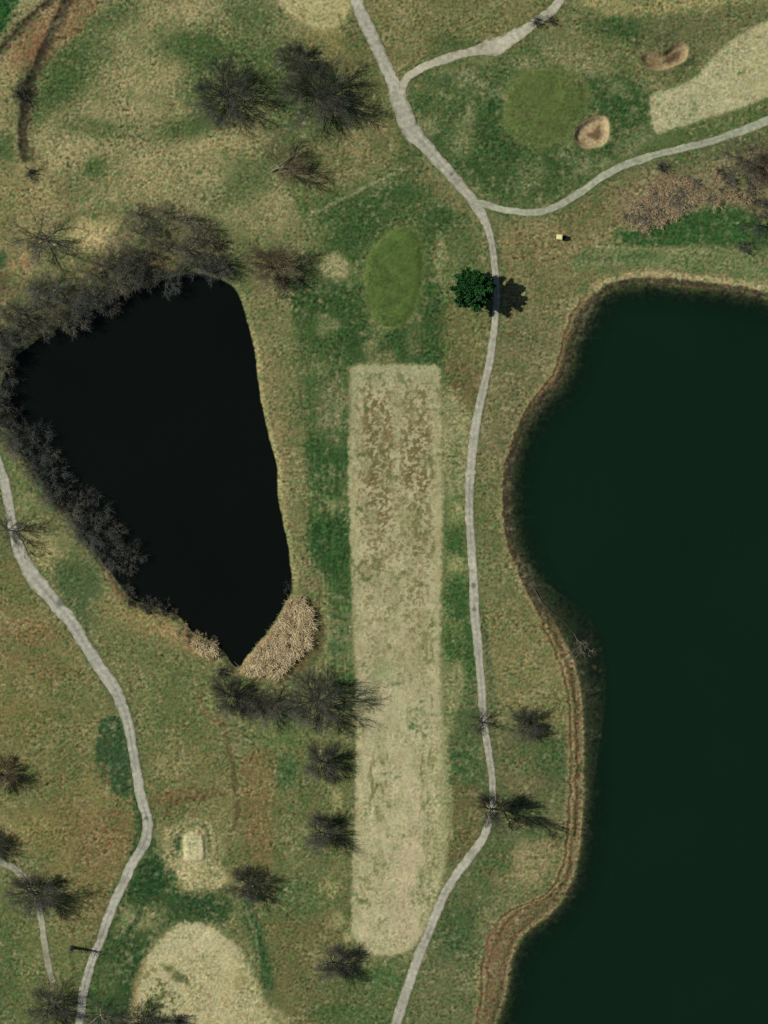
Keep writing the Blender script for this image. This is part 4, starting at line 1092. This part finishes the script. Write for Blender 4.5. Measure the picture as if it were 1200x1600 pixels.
evergreen(738, 454, 5.3, 10.6)

# reeds (stuff): dead stems leaning every way
def reeds(poly, n, seed, label, mat, h=(1.4, 2.3)):
    r = np.random.default_rng(seed); poly = catmull(poly, True, 3)
    x0, y0 = poly.min(0); x1, y1 = poly.max(0)
    X = r.uniform(x0, x1, n * 3); Y = r.uniform(y0, y1, n * 3)
    ok = sdf_poly(poly, X + 2 * noise(X / 9, Y / 9, 3), Y) + 4 * r.random(n * 3) ** 3 < 0
    keep = ok & (noise(X / 7, Y / 7, 5) > -.35)
    X = X[keep][:n]; Y = Y[keep][:n]; n = len(X)
    z = np.array([zat(a, b) for a, b in zip(X, Y)])
    p = np.stack([(X - GX0) * MPP, (GY0 - Y) * MPP, np.maximum(z, WATER_Z - .2)], -1)
    clump = 1.2 * np.stack([noise(X / 11, Y / 11, 8), noise(X / 11, Y / 11, 9)], -1)
    lean = r.normal(0, .35, (n, 2)) + clump * .6
    hh = r.uniform(*h, n) * (1 + .35 * noise(X / 10, Y / 10, 12))
    mid = p + np.stack([lean[:, 0] * hh * .4, lean[:, 1] * hh * .4, hh * .65], -1)
    tip = mid + np.stack([lean[:, 0] * hh * .7 + r.normal(0, .15, n), lean[:, 1] * hh * .7 + r.normal(0, .15, n), hh * .25], -1)
    w_ = r.uniform(.03, .05, n)
    seg = np.concatenate([np.concatenate([p, mid, w_[:, None], w_[:, None]], 1), np.concatenate([mid, tip, (w_ * 1.2)[:, None], (w_ * .6)[:, None]], 1)])
    return tag(add_obj('reed_bed', seg_mesh('reed_bed', seg, 3), mat), label, 'reeds', kind='stuff')
REED = plain_mat('dead_reeds', (240,216,174), .85, .28, .8)
reeds([(458,932),(480,940),(491,970),(489,1000),(464,1030),(438,1054),(400,1056),(376,1046),(392,1022),(404,1008),(420,990),(436,964),(450,938)], 9000, 21, 'tan dead reeds filling the bay at the lower right of the pond', REED)
reeds([(300,1000),(322,1002),(340,1010),(344,1024),(330,1030),(312,1020)], 700, 22, 'small clump of tan reeds left of the pond tip', REED, (1.0, 1.7))
reeds([(968,352),(1010,300),(1060,284),(1098,292),(1090,322),(1050,350),(1010,360)], 1800, 23, 'tan dead weeds standing among the brush belt shrubs', plain_mat('dead_weeds', (206,186,150), .85, .3, .8), (.4, .9))

# fallen dead tree in the lake shallows
def fallen_tree():
    x0, y0 = W(836, 922)
    root = tag(empty('fallen_tree', (x0, y0, WATER_Z)), 'bleached fallen tree lying from the bank into the lake shallows', 'fallen tree')
    r = np.random.default_rng(5)
    P = [W(836, 922), W(848, 942), W(866, 961), W(884, 974), W(897, 990)]
    seg = []
    for i in range(4):
        a = (P[i][0] - x0, P[i][1] - y0, .12 - .03 * i); b = (P[i + 1][0] - x0, P[i + 1][1] - y0, .09 - .03 * i)
        seg.append([*a, *b, .2 - .03 * i, .17 - .03 * i])
    add_obj('trunk', seg_mesh('trunk', np.array(seg), 6), plain_mat('wet_log', (70,67,55), .8, .3, 1.5), root)
    br = []
    def fork(p, ang, L, rad, lev):
        q = p + np.array([math.cos(ang) * L, math.sin(ang) * L, r.uniform(.0, .22)]); br.append([*p, *q, rad, rad * .6])
        if lev < 4:
            for k in range(3 if lev < 2 else 2): fork(p + (q - p) * r.uniform(.4, 1), ang + r.uniform(-1.2, 1.2), L * r.uniform(.5, .8), rad * .68, lev + 1)
    for (ax, ay, an, L) in [(897,990,-1.1,3.0),(903,1003,-.4,2.0),(908,1004,-1.6,3.2),(899,1014,-2.2,2.6),(915,1008,-.9,2.2)]:
        bx, by = W(ax, ay); fork(np.array([bx - x0, by - y0, .03]), an, L, .075, 0)
    add_obj('branches', seg_mesh('branches', np.array(br), 4), plain_mat('bleached_branches', (122,118,102), .8, .25, 1.2), root)
fallen_tree()

# dead snag by the lower left path
def snag():
    x, y = W(112, 1480)
    root = tag(empty('dead_snag', (x, y, zat(112, 1480))), 'short dead snag casting a thin dark shadow across the left path', 'dead tree')
    r = np.random.default_rng(9); seg = []
    p = np.array([0, 0, -.2])
    for k in range(6):
        q = p + np.array([r.normal(0.12, .12), r.normal(0, .12), 1.35]); seg.append([*p, *q, (.62 - .07 * k), (.55 - .07 * k)]); p = q
    add_obj('trunk', seg_mesh('trunk', np.array(seg), 6), BARK_DARK, root)
    br = []
    for k in range(26):
        z = r.uniform(1.5, 8); a = r.uniform(0, 6.28); b = np.array([.1 * z / 1.35 * .9, 0, z]); L = r.uniform(.5, 1.7)
        q = b + np.array([math.cos(a) * L, math.sin(a) * L, r.uniform(.1, .8)]); br.append([*b, *q, .09, .04])
        for j in range(4):
            m_ = b + (q - b) * r.uniform(.4, 1); br.append([*m_, *(m_ + r.normal(0, .4, 3)), .04, .02])
    add_obj('branches', seg_mesh('branches', np.array(br), 4), TWIG_DARK, root)
snag()

# ------------------------------------------------------------------ golf cart on the grass above the lake
import bmesh
def box(bm, c, s, bev=.03, rot=None):
    r_ = bmesh.ops.create_cube(bm, size=1.0)
    vs = r_['verts']
    bmesh.ops.scale(bm, vec=s, verts=vs)
    if rot: bmesh.ops.rotate(bm, cent=(0, 0, 0), matrix=Matrix.Rotation(rot[0], 3, rot[1]), verts=vs)
    bmesh.ops.translate(bm, vec=c, verts=vs)
    if bev:
        ed = list({e for v in vs for e in v.link_edges})
        bmesh.ops.bevel(bm, geom=ed, offset=bev, segments=2, affect='EDGES', profile=.6)
def cyl(bm, c, r_, d, axis='Y', n=20, r2=None):
    o = bmesh.ops.create_cone(bm, cap_ends=True, segments=n, radius1=r_, radius2=r2 or r_, depth=d)
    if axis == 'Y': bmesh.ops.rotate(bm, cent=(0, 0, 0), matrix=Matrix.Rotation(math.pi / 2, 3, 'X'), verts=o['verts'])
    if axis == 'X': bmesh.ops.rotate(bm, cent=(0, 0, 0), matrix=Matrix.Rotation(math.pi / 2, 3, 'Y'), verts=o['verts'])
    bmesh.ops.translate(bm, vec=c, verts=o['verts'])
def bm_obj(name, build, mat, parent):
    bm = bmesh.new(); build(bm); me = bpy.data.meshes.new(name); bm.to_mesh(me); bm.free()
    return add_obj(name, me, mat, parent)
def cart(px, py):
    x, y = W(px, py)
    root = tag(empty('golf_cart', (x, y, zat(px, py) + .02), R(-4)), 'small golf cart with cream roof and dark bed on the grass above the lake', 'golf cart')
    cream = plain_mat('cream_roof', (232,222,160), .5, .04, 2, .4); dark = plain_mat('dark_body', (44,46,40), .5, .1, 3, .4)
    rub = plain_mat('rubber', (26,26,26), .9, .1, 5); met = plain_mat('grey_metal', (120,120,116), .4, .1, 4, .5); seat = plain_mat('tan_seat', (150,136,104), .7, .1, 5)
    bm_obj('roof', lambda b: (box(b, (-.1, 0, 1.86), (1.85, 1.5, .07), .03), box(b, (-.1, 0, 1.92), (1.5, 1.2, .05), .02)), cream, root)
    bm_obj('body', lambda b: (box(b, (.35, 0, .42), (3.0, 1.2, .26), .06), box(b, (-1.0, 0, .68), (.55, 1.15, .34), .1), box(b, (.75, 0, .68), (1.0, 1.2, .3), .06)), dark, root)
    bm_obj('seat', lambda b: (box(b, (.15, 0, .74), (.5, 1.1, .14), .04), box(b, (.46, 0, 1.05), (.12, 1.1, .46), .04)), seat, root)
    for sx, sy in ((-.85, .66), (-.85, -.66), (.7, .66), (.7, -.66)):
        bm_obj('roof_post', lambda b: cyl(b, (sx if sx < 0 else .62, sy * .93, 1.25), .03, 1.2, 'Z', 10), met, root)
    for sx in (-.85, 1.45):
        for sy in (-.6, .6):
            wv = bm_obj('wheel', lambda b: cyl(b, (sx, sy, .24), .26, .22, 'Y', 24), rub, root)
            bm_obj('hub', lambda b: cyl(b, (sx, sy * 1.2, .24), .12, .03, 'Y', 16), met, wv)
    bm_obj('windscreen_frame', lambda b: (cyl(b, (-.86, 0, 1.35), .025, 1.15, 'Y', 8), cyl(b, (-.86, 0, .95), .025, 1.15, 'Y', 8)), met, root)
    bm_obj('steering_wheel', lambda b: (cyl(b, (-.42, .28, 1.0), .19, .03, 'Z', 20), cyl(b, (-.5, .28, .85), .025, .3, 'Z', 8)), rub, root)
    bm_obj('cargo_bed', lambda b: (box(b, (1.75, 0, .58), (1.2, 1.25, .08), .02), box(b, (2.34, 0, .85), (.06, 1.25, .5), .02), box(b, (1.75, .6, .85), (1.2, .05, .5), .02), box(b, (1.75, -.6, .85), (1.2, .05, .5), .02)), dark, root)
cart(874, 371)
print('script', round(time.time() - T0, 1), 's; objects', len(bpy.data.objects))
